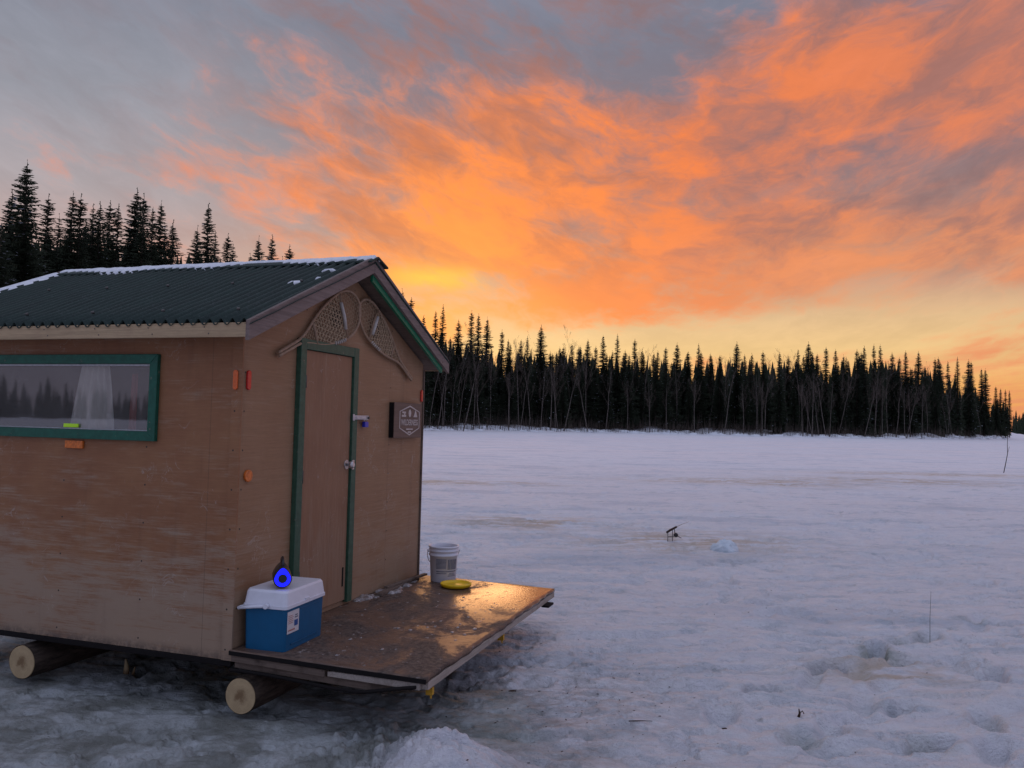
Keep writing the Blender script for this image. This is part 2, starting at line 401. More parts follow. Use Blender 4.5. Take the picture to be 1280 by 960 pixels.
t.bump(hh, .55, .006); M_deck = t.mat

# bark / cut ends
t = pmat('dark_bark', .85, .2)
n = t.noise(t.mapping(t.obj, scale=(2, 9, 9)), 4, 6, .7, .5)
t.put_color(t.mix(t.map(n, .3, .7), (.028, .020, .016), (.10, .072, .055))); t.bump(n, .8, .012); M_bark = t.mat
t = pmat('cut_log_end', .8, .2)
y_, z_ = t.sep(t.obj)[1], t.sep(t.obj)[2]
rr = t.math('SQRT', t.math('ADD', t.math('MULTIPLY', y_, y_), t.math('MULTIPLY', z_, z_)))
wv = t.math('SINE', t.math('ADD', t.math('MULTIPLY', rr, 900), t.math('MULTIPLY', t.noise(t.obj, 12, 3), 9)))
nn = t.noise(t.obj, 22, 5, .65)
c = t.mix(t.math('MULTIPLY', t.map(wv, -1, 1, 0, .6), t.map(nn, .3, .6)), (.50, .37, .21), (.27, .18, .10))
c = t.mix(t.math('MULTIPLY', t.map(t.math('ADD', t.math('MULTIPLY', rr, 9), nn), .95, .62), .8), c, (.17, .095, .045))
t.put_color(c); t.bump(nn, .3, .004); M_cut = t.mat
# trees
def foliage(name, c):
    t = pmat(name, .8, .15)
    oi = t.node('ShaderNodeObjectInfo').outputs['Random']
    n = t.noise(t.obj, 1.3, 3, .6)
    k = t.math('MULTIPLY', t.map(n, .3, .7, .7, 1.3, False), t.map(oi, 0, 1, .75, 1.25, False))
    t.put_color(t.mix(1., c, t.comb(k, k, k), 'MULTIPLY')); return t.mat
M_fol = foliage('spruce_needles', (.032, .040, .024))
M_twig = foliage('bare_twigs', (.11, .085, .07))
M_tbark = foliage('spruce_bark', (.055, .042, .034))
t = pmat('pale_birch_bark', .75, .2)
n = t.noise(t.mapping(t.obj, scale=(2, 2, 9)), 1.2, 4, .6)
t.put_color(t.mix(t.map(n, .42, .66), (.18, .148, .13), (.06, .048, .04))); M_birch = t.mat
M_tsnow = simple('snow_on_boughs', (.55, .56, .62), .7, .2, .1, 3)

# ------------------------------------------------------------------ numpy value noise
def _h(ix, iy, s):
    n = (ix.astype(np.int64)*374761393 + iy.astype(np.int64)*668265263 + s*982451653) & 0xffffffff
    n = ((n ^ (n >> 13))*1274126177) & 0xffffffff
    return ((n ^ (n >> 16)) & 0xffff)/65535.
def vn(x, y, s=0):
    ix = np.floor(x); iy = np.floor(y); fx = x-ix; fy = y-iy
    fx = fx*fx*fx*(fx*(fx*6-15)+10); fy = fy*fy*fy*(fy*(fy*6-15)+10)
    a = _h(ix, iy, s); b = _h(ix+1, iy, s); c = _h(ix, iy+1, s); e = _h(ix+1, iy+1, s)
    return (a*(1-fx)+b*fx)*(1-fy)+(c*(1-fx)+e*fx)*fy
def fbm(x, y, o=4, g=.5, s=0):
    r = 0; a = 1; t_ = 0
    for i in range(o): r = r+a*vn(x*2**i+17*i, y*2**i-9*i, s+i); t_ += a; a *= g
    return r/t_-.5
def sstep(a, b, x): q = np.clip((x-a)/(b-a), 0, 1); return q*q*(3-2*q)

# photograph-column -> direction; used only to read off where along the shore each tree grows
def azdir(px, py=None):
    hy = 528.7+(px-640)*math.tan(ROLL)
    D = Fv+X2*((px-640)/FPX)-U2*((hy-480)/FPX)
    q = Vector((D.x, D.y)); q.normalize(); return q, D
SH = [(-400, 52), (-150, 58), (18, 66), (160, 76), (250, 82), (355, 97), (500, 124), (550, 140), (675, 158), (780, 172), (1005, 186), (1090, 205), (1180, 240), (1245, 300), (1268, 345)]
def shore(px):
    return float(np.interp(px, [a for a, b in SH], [b for a, b in SH]))
SHX, SHR = [], []
for px, dist in SH:
    q, D = azdir(px); SHX.append(math.atan2(q.x, q.y)); SHR.append(dist)
def shore_r(azm): return np.interp(azm, SHX, SHR)

# ------------------------------------------------------------------ hut frame
YAW = .3179
HO = Vector((-1.52, 4.596, 0))
ex = Vector((math.sin(YAW), math.cos(YAW), 0)); ey = Vector((-math.cos(YAW), math.sin(YAW), 0))
HM = Matrix((ex, ey, Vector((0, 0, 1)))).transposed().to_4x4(); HM.translation = HO
def hw(x, y, z): return HM @ Vector((x, y, z))
def hmat(x, y, z, rz=0): return HM @ Matrix.Translation((x, y, z)) @ Matrix.Rotation(rz, 4, 'Z')

# ------------------------------------------------------------------ ground sheet
FOOT = [(4.021,7.222),(3.95,6.95),(3.35,6.58),(3.10,6.40),(2.72,6.08),(2.80,5.88),(2.20,5.72),(2.36,5.62),(1.98,5.40),(2.42,5.33),(1.62,5.18),(2.17,5.02),(2.35,4.95),(2.05,4.75),(1.78,4.55),(1.58,4.42),(2.22,4.36),(2.75,4.75),(2.55,4.32),(1.68,4.26),(2.35,7.75),(2.25,7.25),(4.2,7.35),(3.0,4.95),(3.3,5.6),(4.6,8.1),(5.1,8.9),(1.25,4.75),(3.6,4.6),(3.9,5.4)]
FOOT_TINT = {2: .5, 3: .7, 4: 1., 5: .55, 6: .3, 0: .4, 15: .5, 16: .55, 17: .3, 10: .35}  # tint strength per footprint; these prints are also pressed deeper
def ground_h(x, y):
    r = np.hypot(x, y); azm = np.arctan2(x, y)
    h = .055*fbm(x*.22, y*.55, 4, .5, 1)*np.clip(r/6, .4, 1)
    h = h + .050*fbm(x*.9, y*2.4, 4, .55, 5)
    h = h + .050*(fbm(x*2.6+.5*y, y*6, 4, .6, 9))*sstep(60, 20, r)
    h = h + .020*fbm(x*8, y*15, 3, .6, 14)*sstep(24, 10, r)
    pit = fbm(x*2.2+3*vn(x*.7, y*.7, 8), y*4.2, 4, .55, 61)
    h = h - .060*sstep(.10, .26, pit)*sstep(50, 12, r)
    p2_ = fbm(x*6+4*vn(x*1.3, y*1.3, 12), y*13, 4, .6, 66)
    h = h - .026*sstep(.08, .24, p2_)*sstep(30, 9, r)+.010*np.abs(fbm(x*17, y*26, 2, .6, 69))*sstep(14, 6, r)
    # old drifted ruts further out on the lake
    h = h + .14*(np.abs(fbm(x*.10, y*.42, 4, .55, 31))*-1.4+.15)*sstep(8, 25, r)
    for k, (fx, fy) in enumerate(FOOT):
        a = .2+1.2*((k*37) % 10)/10.; L_ = .13+.07*((k*13) % 5)/5.; Wd = .060+.03*((k*17) % 4)/4
        dx_, dy_ = x-fx, y-fy; c_, s_ = math.cos(a), math.sin(a)
        p_ = (dx_*c_+dy_*s_)/L_; q_ = (-dx_*s_+dy_*c_)/Wd
        dd = p_*p_+q_*q_; dep = (.040+.040*((k*29) % 7)/7.)*(1.7 if k in FOOT_TINT else 1)
        dd = dd*(1+1.1*fbm(x*11+k, y*11, 2, .5, 88))
        h = h - dep*np.exp(-dd**(1.5 if k % 2 else 2.6))*(1.25 if k % 2 == 0 else 1) + dep*.15*np.exp(-(np.sqrt(dd)-1.55)**2*5)
    # the refrozen slush round the hut lies a little lower
    h = h - .035*ice_m(x, y)
    # shovelled heap and lumpy slush in the foreground
    qx = (x+.27)/.25; qy = (y-3.86)/.30; wb = 1+1.0*fbm(x*5, y*5, 4, .55, 91)
    h = h + .185*np.exp(-(qx*qx+qy*qy)*wb)*(1+.35*fbm(x*16, y*16, 3, .6, 93))
    near = np.exp(-(((x+.62)/.34)**2+((y-4.10)/.42)**2))
    h = h + near*(.055*sstep(.0, .22, fbm(x*15, y*15, 4, .6, 95))+.03*fbm(x*34, y*34, 2, .6, 96))
    lf = np.exp(-(((x+1.55)/.9)**2+((y-3.95)/.28)**2))
    h = h + lf*.035*sstep(.02, .22, fbm(x*9, y*11, 4, .6, 97))
    # hollow by the fishing hole
    h = h - .05*np.exp(-(((x-2.45)/.30)**2+((y-11.55)/.22)**2))
    # shore bank
    S_ = shore_r(azm); front = (azm > SHX[0]-.05) & (azm < SHX[-1]+.03)
    b = sstep(-2.5, 7, r-S_)*(1.0+1.9*fbm(x*.13, y*.13, 4, .55, 50)) + sstep(5, 60, r-S_)*1.2
    fall = sstep(SHX[-1]+.03, SHX[-1]-.005, azm)*sstep(SHX[0]-.3, SHX[0], azm)
    h = h + b*fall*1.0
    return h
def ice_m(x, y):
    # tongue of wet ice beneath and to the near side of the hut
    lx = (x-HO.x)*ex.x+(y-HO.y)*ex.y; ly = (x-HO.x)*ey.x+(y-HO.y)*ey.y
    q = np.sqrt(((lx-.15)/1.18)**2+((ly-.55)/2.35)**2)
    return sstep(1.30, .78, q+.40*fbm(x*1.6, y*1.6, 5, .6, 77)+.06)*(1-np.exp(-(((x+.27)/.30)**2+((y-3.86)/.36)**2)))
fov = R(44); na = 960
angs = np.concatenate([np.linspace(-fov, fov, na), np.linspace(fov, 2*math.pi-fov, 90)[1:-1]])
rad = [0.4]
while rad[-1] < 6500:
    q = rad[-1]; rad.append(q*(1.0038 if 3.3 < q < 16 else (1.009 if q < 60 else 1.03) if q > 3.3 else 1.05))
rad = np.array(rad); A, B = np.meshgrid(angs, rad)
GX = np.sin(A)*B; GY = np.cos(A)*B
# put the pole of the fan under the camera, hidden from view
GZ = ground_h(GX, GY)
nr, nc = A.shape
verts = np.stack([GX.ravel(), GY.ravel(), GZ.ravel()], 1); verts = np.vstack([verts, [[0, 0, 0]]])
i = np.arange(nr-1)[:, None]*nc; j = np.arange(nc)[None, :]; j2 = (j+1) % nc
quads = np.stack([i+j, i+j2, i+nc+j2, i+nc+j], -1).reshape(-1, 4)[:, ::-1]
tris = np.stack([np.full(nc, len(verts)-1), np.arange(nc), (np.arange(nc)+1) % nc], 1)[:, ::-1]
me = bpy.data.meshes.new('snow_ground')
me.vertices.add(len(verts)); me.vertices.foreach_set('co', verts.ravel())
me.loops.add(quads.size+tris.size); me.loops.foreach_set('vertex_index', np.concatenate([quads.ravel(), tris.ravel()]))
me.polygons.add(len(quads)+len(tris))
ls = np.concatenate([np.arange(len(quads))*4, quads.size+np.arange(len(tris))*3]); me.polygons.foreach_set('loop_start', ls)
me.polygons.foreach_set('use_smooth', np.ones(len(ls), bool))
me.update(calc_edges=True)
at = me.attributes.new('ice', 'FLOAT', 'POINT'); at.data.foreach_set('value', ice_m(verts[:, 0], verts[:, 1]).astype(np.float32))
tint_f = np.zeros(len(verts))
for k, am_ in FOOT_TINT.items():
    fx, fy = FOOT[k]; tint_f = np.maximum(tint_f, am_*np.exp(-(((verts[:, 0]-fx)/.13)**2+((verts[:, 1]-fy)/.11)**2)**1.4))
at = me.attributes.new('print_tint', 'FLOAT', 'POINT'); at.data.foreach_set('value', tint_f.astype(np.float32))
t = pmat('lake_snow', .6, .3)
P = t.node('ShaderNodeNewGeometry').outputs['Position']
att = t.node('ShaderNodeAttribute', attribute_name='ice').outputs['Fac']
ln = t.vmath('LENGTH', P)
n_f = t.noise(t.mapping(P, scale=(1, 1.6, 1)), 26, 5, .65); n_m = t.noise(t.mapping(P, scale=(.8, 2.0, 1)), 5, 6, .62, .3); n_l = t.noise(t.mapping(P, scale=(.5, 1.6, 1)), .5, 6, .6, .5)
n_x = t.noise(t.mapping(P, scale=(.25, 1.4, 1)), .11, 6, .62, .4)
n_g = t.noise(P, 95, 4, .7)
c = t.mix(t.map(n_m, .3, .7), (.80, .79, .84), (.90, .89, .91))
c = t.mix(t.math('MULTIPLY', t.map(n_g, .56, .70), .30), c, (.58, .60, .66))
c = t.mix(t.math('MULTIPLY', t.map(n_x, .42, .62), .45), c, (.90, .83, .83))
# glazed bluish-grey hard patches
c = t.mix(t.math('MULTIPLY', t.map(n_l, .50, .66), .5), c, (.52, .57, .65))
c = t.mix(t.math('MULTIPLY', t.map(t.noise(t.mapping(P, loc=(4, 9, 0), scale=(.8, 2.4, 1)), 1.4, 7, .68, .4), .52, .66), .5), c, (.47, .53, .58))
c = t.mix(t.math('MULTIPLY', t.map(t.noise(t.mapping(P, loc=(7, 3, 0), scale=(.8, 2.6, 1)), 6.5, 6, .7, .3), .56, .68), .45), c, (.50, .54, .60))
# yellow-brown slush stains around old holes and tracks
px_, py_, pz_ = t.sep(P)[:3]
def blob(x0, y0, sx_, sy_):
    a = t.math('DIVIDE', t.math('SUBTRACT', px_, x0), sx_); b = t.math('DIVIDE', t.math('SUBTRACT', py_, y0), sy_)
    return t.math('EXPONENT', t.math('MULTIPLY', t.math('ADD', t.math('MULTIPLY', a, a), t.math('MULTIPLY', b, b)), -1))
stn = blob(2.5, 11.7, 1.5, 1.1)
for q in ((.3, 13.5, 1.3, .9), (7.5, 25, 3.5, 1.6), (13, 27, 4, 1.6), (-1.5, 22, 2.6, .8), (2.6, 5.6, .45, .35), (17, 32, 5, 1.5)): stn = t.math('MAXIMUM', stn, blob(*q))
stn = t.math('MULTIPLY', stn, t.map(t.noise(t.mapping(P, scale=(.7, 2.2, 1)), 1.6, 6, .66, .4), .38, .60))
c = t.mix(t.math('MULTIPLY', stn, .8), c, (.52, .39, .25))
tint_a = t.node('ShaderNodeAttribute', attribute_name='print_tint').outputs['Fac']
c = t.mix(t.math('MULTIPLY', tint_a, t.map(n_f, .3, .6, .5, .95)), c, (.27, .30, .24))  # darker olive-grey tint coloured into the chosen footprints
# trodden grime close to the platform
gx_ = t.math('MULTIPLY', blob(-.35, 5.35, .62, .55), 1.15)
gx_ = t.math('MAXIMUM', gx_, t.math('MULTIPLY', blob(.35, 5.0, .8, .8), .7))
gm = t.math('MULTIPLY', gx_, t.map(t.noise(t.mapping(P, scale=(1, 1.7, 1)), 7, 7, .68, .3), .34, .62))
c = t.mix(t.math('MULTIPLY', gm, .62), c, (.17, .13, .105))
# wet ice
iv = t.noise(P, 3.2, 6, .65, .6); iv2 = t.noise(P, 14, 6, .7, .2)
icec = t.mix(t.map(iv, .34, .66), (.185, .190, .172), (.28, .29, .27))
icec = t.mix(t.math('MULTIPLY', t.map(t.math('ADD', iv, t.math('MULTIPLY', iv2, .5)), .60, 1.02), .85), icec, (.50, .52, .53))
im = t.map(t.math('ADD', att, t.math('MULTIPLY', t.math('SUBTRACT', iv2, .5), .8)), .12, .88)
c = t.mix(im, c, icec)
t.put_color(c)
t.put(t.b.inputs['Roughness'], t.math('SUBTRACT', .66, t.math('MULTIPLY', im, t.map(iv, .35, .65, .22, .08))))
hgt = t.math('ADD', t.math('MULTIPLY', n_m, 1.3), t.math('ADD', t.math('MULTIPLY', n_f, .75), t.math('MULTIPLY', n_g, .28)))
hgt = t.math('MULTIPLY', hgt, t.map(im, 0, 1, 1., .45))
fade = t.map(ln, 6, 60, 1.0, .5)
bp = t.bump(hgt, .5, .05); t.put(bp.inputs['Strength'], fade)
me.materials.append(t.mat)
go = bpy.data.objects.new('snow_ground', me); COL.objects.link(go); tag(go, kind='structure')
import bisect
_ang, _rad, _GZ = angs.tolist(), rad.tolist(), GZ
def gz(x, y):
    a_ = math.atan2(x, y); r_ = math.hypot(x, y)
    if a_ < _ang[0]: a_ += 2*math.pi
    i_ = min(max(bisect.bisect(_rad, r_)-1, 0), len(_rad)-2); j_ = min(max(bisect.bisect(_ang, a_)-1, 0), len(_ang)-2)
    u_ = (r_-_rad[i_])/(_rad[i_+1]-_rad[i_]); v_ = (a_-_ang[j_])/(_ang[j_+1]-_ang[j_])
    return float((_GZ[i_, j_]*(1-v_)+_GZ[i_, j_+1]*v_)*(1-u_)+(_GZ[i_+1, j_]*(1-v_)+_GZ[i_+1, j_+1]*v_)*u_)

# ------------------------------------------------------------------ hut
hut = empty('fishing_hut', HM, 'weathered brown plywood ice fishing hut on log rollers with green trimmed door', 'hut')
RZ = 2.148
Wd, Ln, ZB, ZT = 2.44, 2.44, .272, 2.075
SLP = .43
def roof_z(x): return 2.115+SLP*(min(x, Wd-x)+.14)          # underside-of-sheet line
# side wall with window opening (X = 0 plane, outward -X)
wy0, wy1, wz0, wz1 = .615, 1.90, 1.52, 1.915
b = MB(); T = .045
b.box((0, 0.0, ZB), (T, wy0, ZT)); b.box((0, wy1, ZB), (T, Ln, ZT)); b.box((0, wy0, ZB), (T, wy1, wz0)); b.box((0, wy0, wz1), (T, wy1, ZT))
side = b.build('side_wall', M_side, hut)
MB().box((Wd-T, .046, ZB), (Wd, Ln-.046, ZT)).build('side_wall', M_side, hut)
def gable(y0, y1): 
    return MB().prism([(.003, ZB), (Wd-.003, ZB), (Wd-.003, ZT+.02), (Wd/2, ZT+.02+SLP*Wd/2), (.003, ZT+.02)], 'y', y0, y1)
gable(-.004, .043).build('front_wall', M_front, hut)
gable(Ln-.043, Ln+.004).build('rear_wall', M_front, hut)
MB().box((.05, .05, ZB+.02), (Wd-.05, Ln-.05, ZB+.05)).build('floor_board', M_old, hut)
# corner battens
MB().box((-.010, -.012, ZB), (-.0005, .055, ZT)).build('corner_trim', M_side, hut)
MB().box((Wd-.004, -.018, ZB-.01), (Wd+.010, -.004, ZT-.03)).build('corner_trim', M_old, hut)
# black base rail / runner
MB().box((-.004, -.005, ZB-.034), (.06, Ln+.05, ZB-.003)).build('runner', M_black, hut, .004)
MB().box((Wd-.09, -.005, ZB-.045), (Wd+.01, Ln+.05, ZB-.003)).build('runner', M_black, hut, .004)
# rafters deck (green underside) and corrugated sheets
OV, YF, YB = .145, -.165, Ln+.22
for sgn in (0, 1):
    f = (lambda x: x) if not sgn else (lambda x: Wd-x)
    pts = [(f(-OV), 2.055), (f(Wd/2), 2.055+SLP*(Wd/2+OV)), (f(Wd/2), 2.095+SLP*(Wd/2+OV)), (f(-OV), 2.095)]
    if sgn: pts = pts[::-1]
    MB().prism(pts, 'y', YF+.03, YB-.03).build('soffit', M_old, hut)
    # corrugated sheet
    nY = 620; nX = 6; vs = []; fs = []
    y = np.linspace(YF-.012, YB, nY); lift = .018*np.sin(2*math.pi*y/.074)
    for k in range(nX+1):
        x = -OV-.030+(Wd/2+OV+.030+.01)*k/nX
        z = RZ+SLP*(x+OV)
        jit = .004*math.sin(k*2.1)
        for yy, ll in zip(y, lift): vs.append((f(x), yy, z+ll+jit*math.sin(yy*3.3)))
    for k in range(nX):
        for q in range(nY-1): a = k*nY+q; fs.append((a, a+1, a+nY+1, a+nY) if sgn else (a, a+nY, a+nY+1, a+1))
    rf = MB().add(vs, fs, 0, True).build('roof', M_roof, hut)
    so_ = rf.modifiers.new('thick', 'SOLIDIFY'); so_.thickness = .003
# fascia on the visible eave and the other
MB().box((-OV-.022, YF+.024, 2.050), (-OV-.001, YB-.02, 2.129)).build('fascia_board', M_fascia, hut, .002)
MB().box((Wd+OV+.001, YF+.024, 2.050), (Wd+OV+.022, YB-.02, 2.129)).build('fascia_board', M_fascia, hut, .002)
bpy.data.objects['fascia_board'].location.z = 0
# gable rake boards
for y0, y1 in ((YF-.002, YF+.022), (YB-.022, YB+.002)):
    for sgn in (0, 1):
        f = (lambda x: x) if not sgn else (lambda x: Wd-x)
        za = 2.040+SLP*(Wd/2+OV+.02)
        pts = [(f(-OV-.03), 2.030), (f(Wd/2), za+.012), (f(Wd/2), za+.128), (f(-OV-.03), 2.140)]
        if sgn: pts = [(q[0]+.001, q[1]) for q in pts][::-1]
        MB().prism(pts, 'y', y0, y1).build('rake_board', M_rake, hut, .002)
# ridge cap (dark folded metal)
zr = RZ+SLP*(Wd/2+OV)
MB().prism([(Wd/2-.10, zr-.020), (Wd/2, zr+.026), (Wd/2+.15, zr-.022), (Wd/2+.15, zr-.034), (Wd/2, zr+.014), (Wd/2-.10, zr-.032)], 'y', YF-.03, YB+.01).build('ridge_cap', M_roof, hut)
# green metal drip edge beyond the right rake
MB().prism([(Wd+OV-.10, 2.14+SLP*.10), (Wd+OV+.055, 2.102), (Wd+OV+.055, 2.085), (Wd+OV-.10, 2.12+SLP*.10)], 'y', YF+.03, YF+.10).build('drip_edge', M_green, hut)
zq = 2.040+SLP*(Wd/2+OV)
MB().prism([(Wd/2+.02, zq-.035), (Wd+OV-.06, 2.040-.035+SLP*.06), (Wd+OV-.06, 2.040+.03+SLP*.06), (Wd/2+.02, zq+.03)], 'y', YF+.023, YF+.042).build('under_trim', M_green3, hut)
for k in range(6):
    for q in (.0, .62): MB().tube([(q-.02, .02+k*.518, RZ+SLP*(q-.02+OV)+.012), (q-.028, .02+k*.518, RZ+SLP*(q-.02+OV)+.028)], .009, 8).build('roof_screw', M_dmetal, hut)
# stove pipe, right slope
b = MB(); b.tube([(0, 0, 0), (0, 0, .30)], .055, 20); st = b.build('stove_pipe', M_dmetal, hut); st.location = (2.02, 1.0, 2.28)
b = MB(); b.lathe([(.0, .06), (.06, .045), (.105, .008), (.108, 0), (.104, -.004), (.05, .006), (0, .006)], 24); cp = b.build('pipe_cap', M_dmetal, st); cp.location = (0, 0, .30)
# window
fw = .056
b = MB(); X0, X1 = -.028, -.0005
oy0, oy1, oz0, oz1 = wy0-fw, wy1+fw, wz0-fw, wz1+fw
for ring in ([(oy0, oz0), (oy1, oz0), (wy1, wz0), (wy0, wz0)], [(oy1, oz0), (oy1, oz1), (wy1, wz1), (wy1, wz0)], [(oy1, oz1), (oy0, oz1), (wy0, wz1), (wy1, wz1)], [(oy0, oz1), (oy0, oz0), (wy0, wz0), (wy0, wz1)]):
    b.prism(ring, 'x', X0, X1)
wf = b.build('window_frame', M_green, hut, .003)
MB().add([(.010, wy0+.002, wz0+.002), (.010, wy0+.002, wz1-.002), (.010, wy1-.002, wz1-.002), (.010, wy1-.002, wz0+.002)], [(0, 1, 2, 3)]).build('pane', M_glass, wf)
b = MB()
b.box((-.004, wy0+.0015, wz0+.0015), (.007, wy1-.0015, wz0+.007)); b.box((-.004, wy0+.0015, wz1-.012), (.007, wy1-.0015, wz1-.0015))
b.box((-.004, wy0+.0015, wz0+.013), (.007, wy0+.010, wz1-.013)); b.build('window_bead', M_galv, wf)
ww = MB().box((-.004, 1.150, 1.530), (.006, 1.262, 1.553)).build('window_tag', M_lime, wf, .002); tag(ww, 'bright lime tag at the bottom of the pane')
# interior curtain and red strip
def drape(y0a, y1a, y0b, y1b, z0, z1, x, folds, amp):
    vs = []; fs = []; N, Mz = 60, 14
    for k in range(Mz+1):
        s = k/Mz; z = z1+(z0-z1)*s
        e = s**.8
        for q in range(N+1):
            r_ = q/N; y = (y0a+(y0b-y0a)*e)*(1-r_)+(y1a+(y1b-y1a)*e)*r_
            vs.append((x+amp*(1-.3*s)*math.sin(r_*folds*6.28+s), y, z+.012*math.sin(r_*9)*s))
    for k in range(Mz):
        for q in range(N): a = k*(N+1)+q; fs.append((a, a+1, a+N+2, a+N+1))
    return MB().add(vs, fs, 0, True)
cu = drape(.98, 1.17, .92, 1.27, 1.50, 1.93, .040, 5, .010).build('curtain', M_cloth, None, mat=HM)
tag(cu, 'white gathered curtain hanging inside the hut window', 'curtain')
rc = drape(.76, .80, .76, .81, 1.45, 1.86, .040, 1.5, .006).build('hanging_cloth', M_redcloth, None, mat=HM)
tag(rc, 'narrow red cloth strip hanging inside the hut window', 'cloth')
for o_ in (cu, rc):
    q = o_.modifiers.new('thick', 'SOLIDIFY'); q.thickness = .002
MB().tube([(.055, .62, 1.94), (.055, 1.89, 1.94)], .006, 8).build('curtain_rod', M_metal, hut)
# door
dz0, dz1, dx0, dx1 = .372, 2.055, .598, 1.205
door = MB().box((dx0+.003, -.022, dz0), (dx1-.003, -.0045, dz1-.003)).build('door', M_door, hut, .002)
b = MB(); yf = -.040; fw2 = .066
b.box((dx0-fw2, yf, .355), (dx0, -.0045, dz1+fw2)); b.box((dx1, yf, .355), (dx1+fw2, -.0045, dz1+fw2-.001)); b.box((dx0+.0005, yf+.001, dz1), (dx1-.0005, -.0045, dz1+fw2-.002))
b.build('door_frame', M_green2, hut, .003)
# door hardware
b = MB(); b.tube([(0, 0, 0), (0, -.025, 0), (0, -.03, 0), (0, -.052, 0), (0, -.060, 0)], [.010, .010, .024, .026, .014], 18); kn = b.build('door_knob', M_metal, door); kn.location = (1.165, -.022, 1.305)
MB().tube([(0, 0, 0), (0, -.006, 0)], .032, 20).build('knob_plate', M_metal, kn)
MB().box((1.208, -.046, 1.27), (1.235, -.0405, 1.335)).build('strike_plate', M_metal, door)
for hz_ in (.62, 1.25, 1.85):
    b = MB(); b.tube([(.600, -.036, hz_-.04), (.600, -.036, hz_+.04)], .006, 8); b.box((.602, -.026, hz_-.038), (.626, -.0225, hz_+.038)); b.build('hinge', M_dmetal, door)
for ly in (.62, .63): pass
# scuffs: a vertical slot cut low on the door
MB().box((1.155, -.0245, .47), (1.172, -.0225, .60)).build('door_slot', M_black, door)
b = MB(); b.box((1.20, -.047, 1.617), (1.425, -.0425, 1.648)); b.box((1.188, -.052, 1.610), (1.212, -.0475, 1.655)); b.box((1.235, -.052, 1.622), (1.38, -.0475, 1.643)); 
hs = b.build('hasp', M_galv, hut, .002)
MB().box((1.276, -.0425, 1.618), (1.424, -.0045, 1.647)).build('hasp_block', M_galv, hs)
MB().tube([(1.41, -.052, 1.632), (1.41, -.060, 1.632)], .010, 10).build('hasp_bolt', M_dmetal, hs)
# reflectors
def refl(name, lo, hi, mt, lab, bev=.004):
    o_ = MB().box(lo, hi).build(name, mt, hut, bev); tag(o_, lab); return o_
def cap(x, z, w_, h_, ax, a, b_):
    r_ = w_/2; pts = [(x+r_*math.cos(R(q)), z+h_/2-r_+r_*math.sin(R(q))) for q in range(0, 181, 20)]+[(x+r_*math.cos(R(q)), z-h_/2+r_+r_*math.sin(R(q))) for q in range(180, 361, 20)]
    return MB().prism(pts, ax, a, b_)
for q_ in (('x', .027, 1.825, .030, .112, -.021, -.0105, M_orange, 'long orange reflector on the side wall corner'), ('y', .052, 1.827, .034, .112, -.018, -.0045, M_red, 'long red reflector on the front wall corner'), ('y', Wd-.032, 1.828, .030, .100, -.018, -.0045, M_red, 'red reflector on the far front corner')):
    tag(cap(q_[1], q_[2], q_[3], q_[4], q_[0], q_[5], q_[6]).build('reflector', q_[7], hut, .003), q_[8])
#refl('reflector', (-.022, .008, 1.768), (-.0105, .046, 1.882), M_orange, 'long orange reflector on the side wall corner', .005)
#refl('reflector', (.030, -.020, 1.770), (.072, -.0045, 1.884), M_red, 'long red reflector on the front wall corner', .005)
#refl('reflector', (Wd-.050, -.020, 1.775), (Wd-.014, -.0045, 1.880), M_red, 'red reflector on the far front corner')
b = MB(); b.tube([(.078, -.0045, 1.285), (.078, -.020, 1.285)], .034, 20); tag(b.build('reflector', M_orange2, hut, .003), 'round faded orange reflector lower on the front corner')
refl('reflector', (-.018, 1.095, 1.405), (-.0005, 1.230, 1.452), M_orange2, 'faded orange rectangular reflector under the window')
# screws / nails on fascia
for k in range(7):
    for q in (2.070, 2.106): MB().tube([(-OV-.022, .1+k*.38+.03*(q > 2.08), q), (-OV-.0235, .1+k*.38+.03*(q > 2.08), q)], .004, 8).build('nail_head', M_dmetal, hut)

# ------------------------------------------------------------------ platform in front of the door (local -Y)
ZD = .335
DX0, DX1, DY = -.02, 2.46, -1.19
def dzz(y): return ZD-.018*(-y/1.19)
# deck sheet: slightly uneven edge
nx, ny = 90, 50; vs = []; fs = []
for q in range(ny+1):
    for k in range(nx+1):
        fx_, fy_ = k/nx, q/ny
        x = DX0+(DX1-DX0)*fx_; y = DY+(-.006-DY)*fy_
        if q == 0: y += .006*math.sin(x*9)+.004*math.sin(x*31)
        if k == nx: x += .006*math.sin(y*13)
        wz = .006*(vn(np.array(x*2.), np.array(y*2.), 3)-.5)*(0 if k in (0, nx) or q in (0, ny) else 1)
        vs.append((x, y, dzz(y)+float(wz)))
for q in range(ny):
    for k in range(nx): a = q*(nx+1)+k; fs.append((a, a+1, a+nx+2, a+nx+1))
dk_ = MB().add(vs, fs, 0, True).build('deck_board', M_deck, hut)
q = dk_.modifiers.new('thick', 'SOLIDIFY'); q.thickness = .022; q.offset = -1
zb = ZD-.018-.024
MB().prism([(DY+.002, ZD-.044), (-.006, ZD-.026), (-.006, ZD-.004), (DY+.002, ZD-.021)], 'x', DX0-.006, DX0-.001).build('edge_trim', M_black, hut)
b = MB(); b.box((DX0+.03, DY+.002, zb-.040), (DX1-.01, DY+.040, zb-.001)); b.build('edge_board', M_edge, hut, .002)
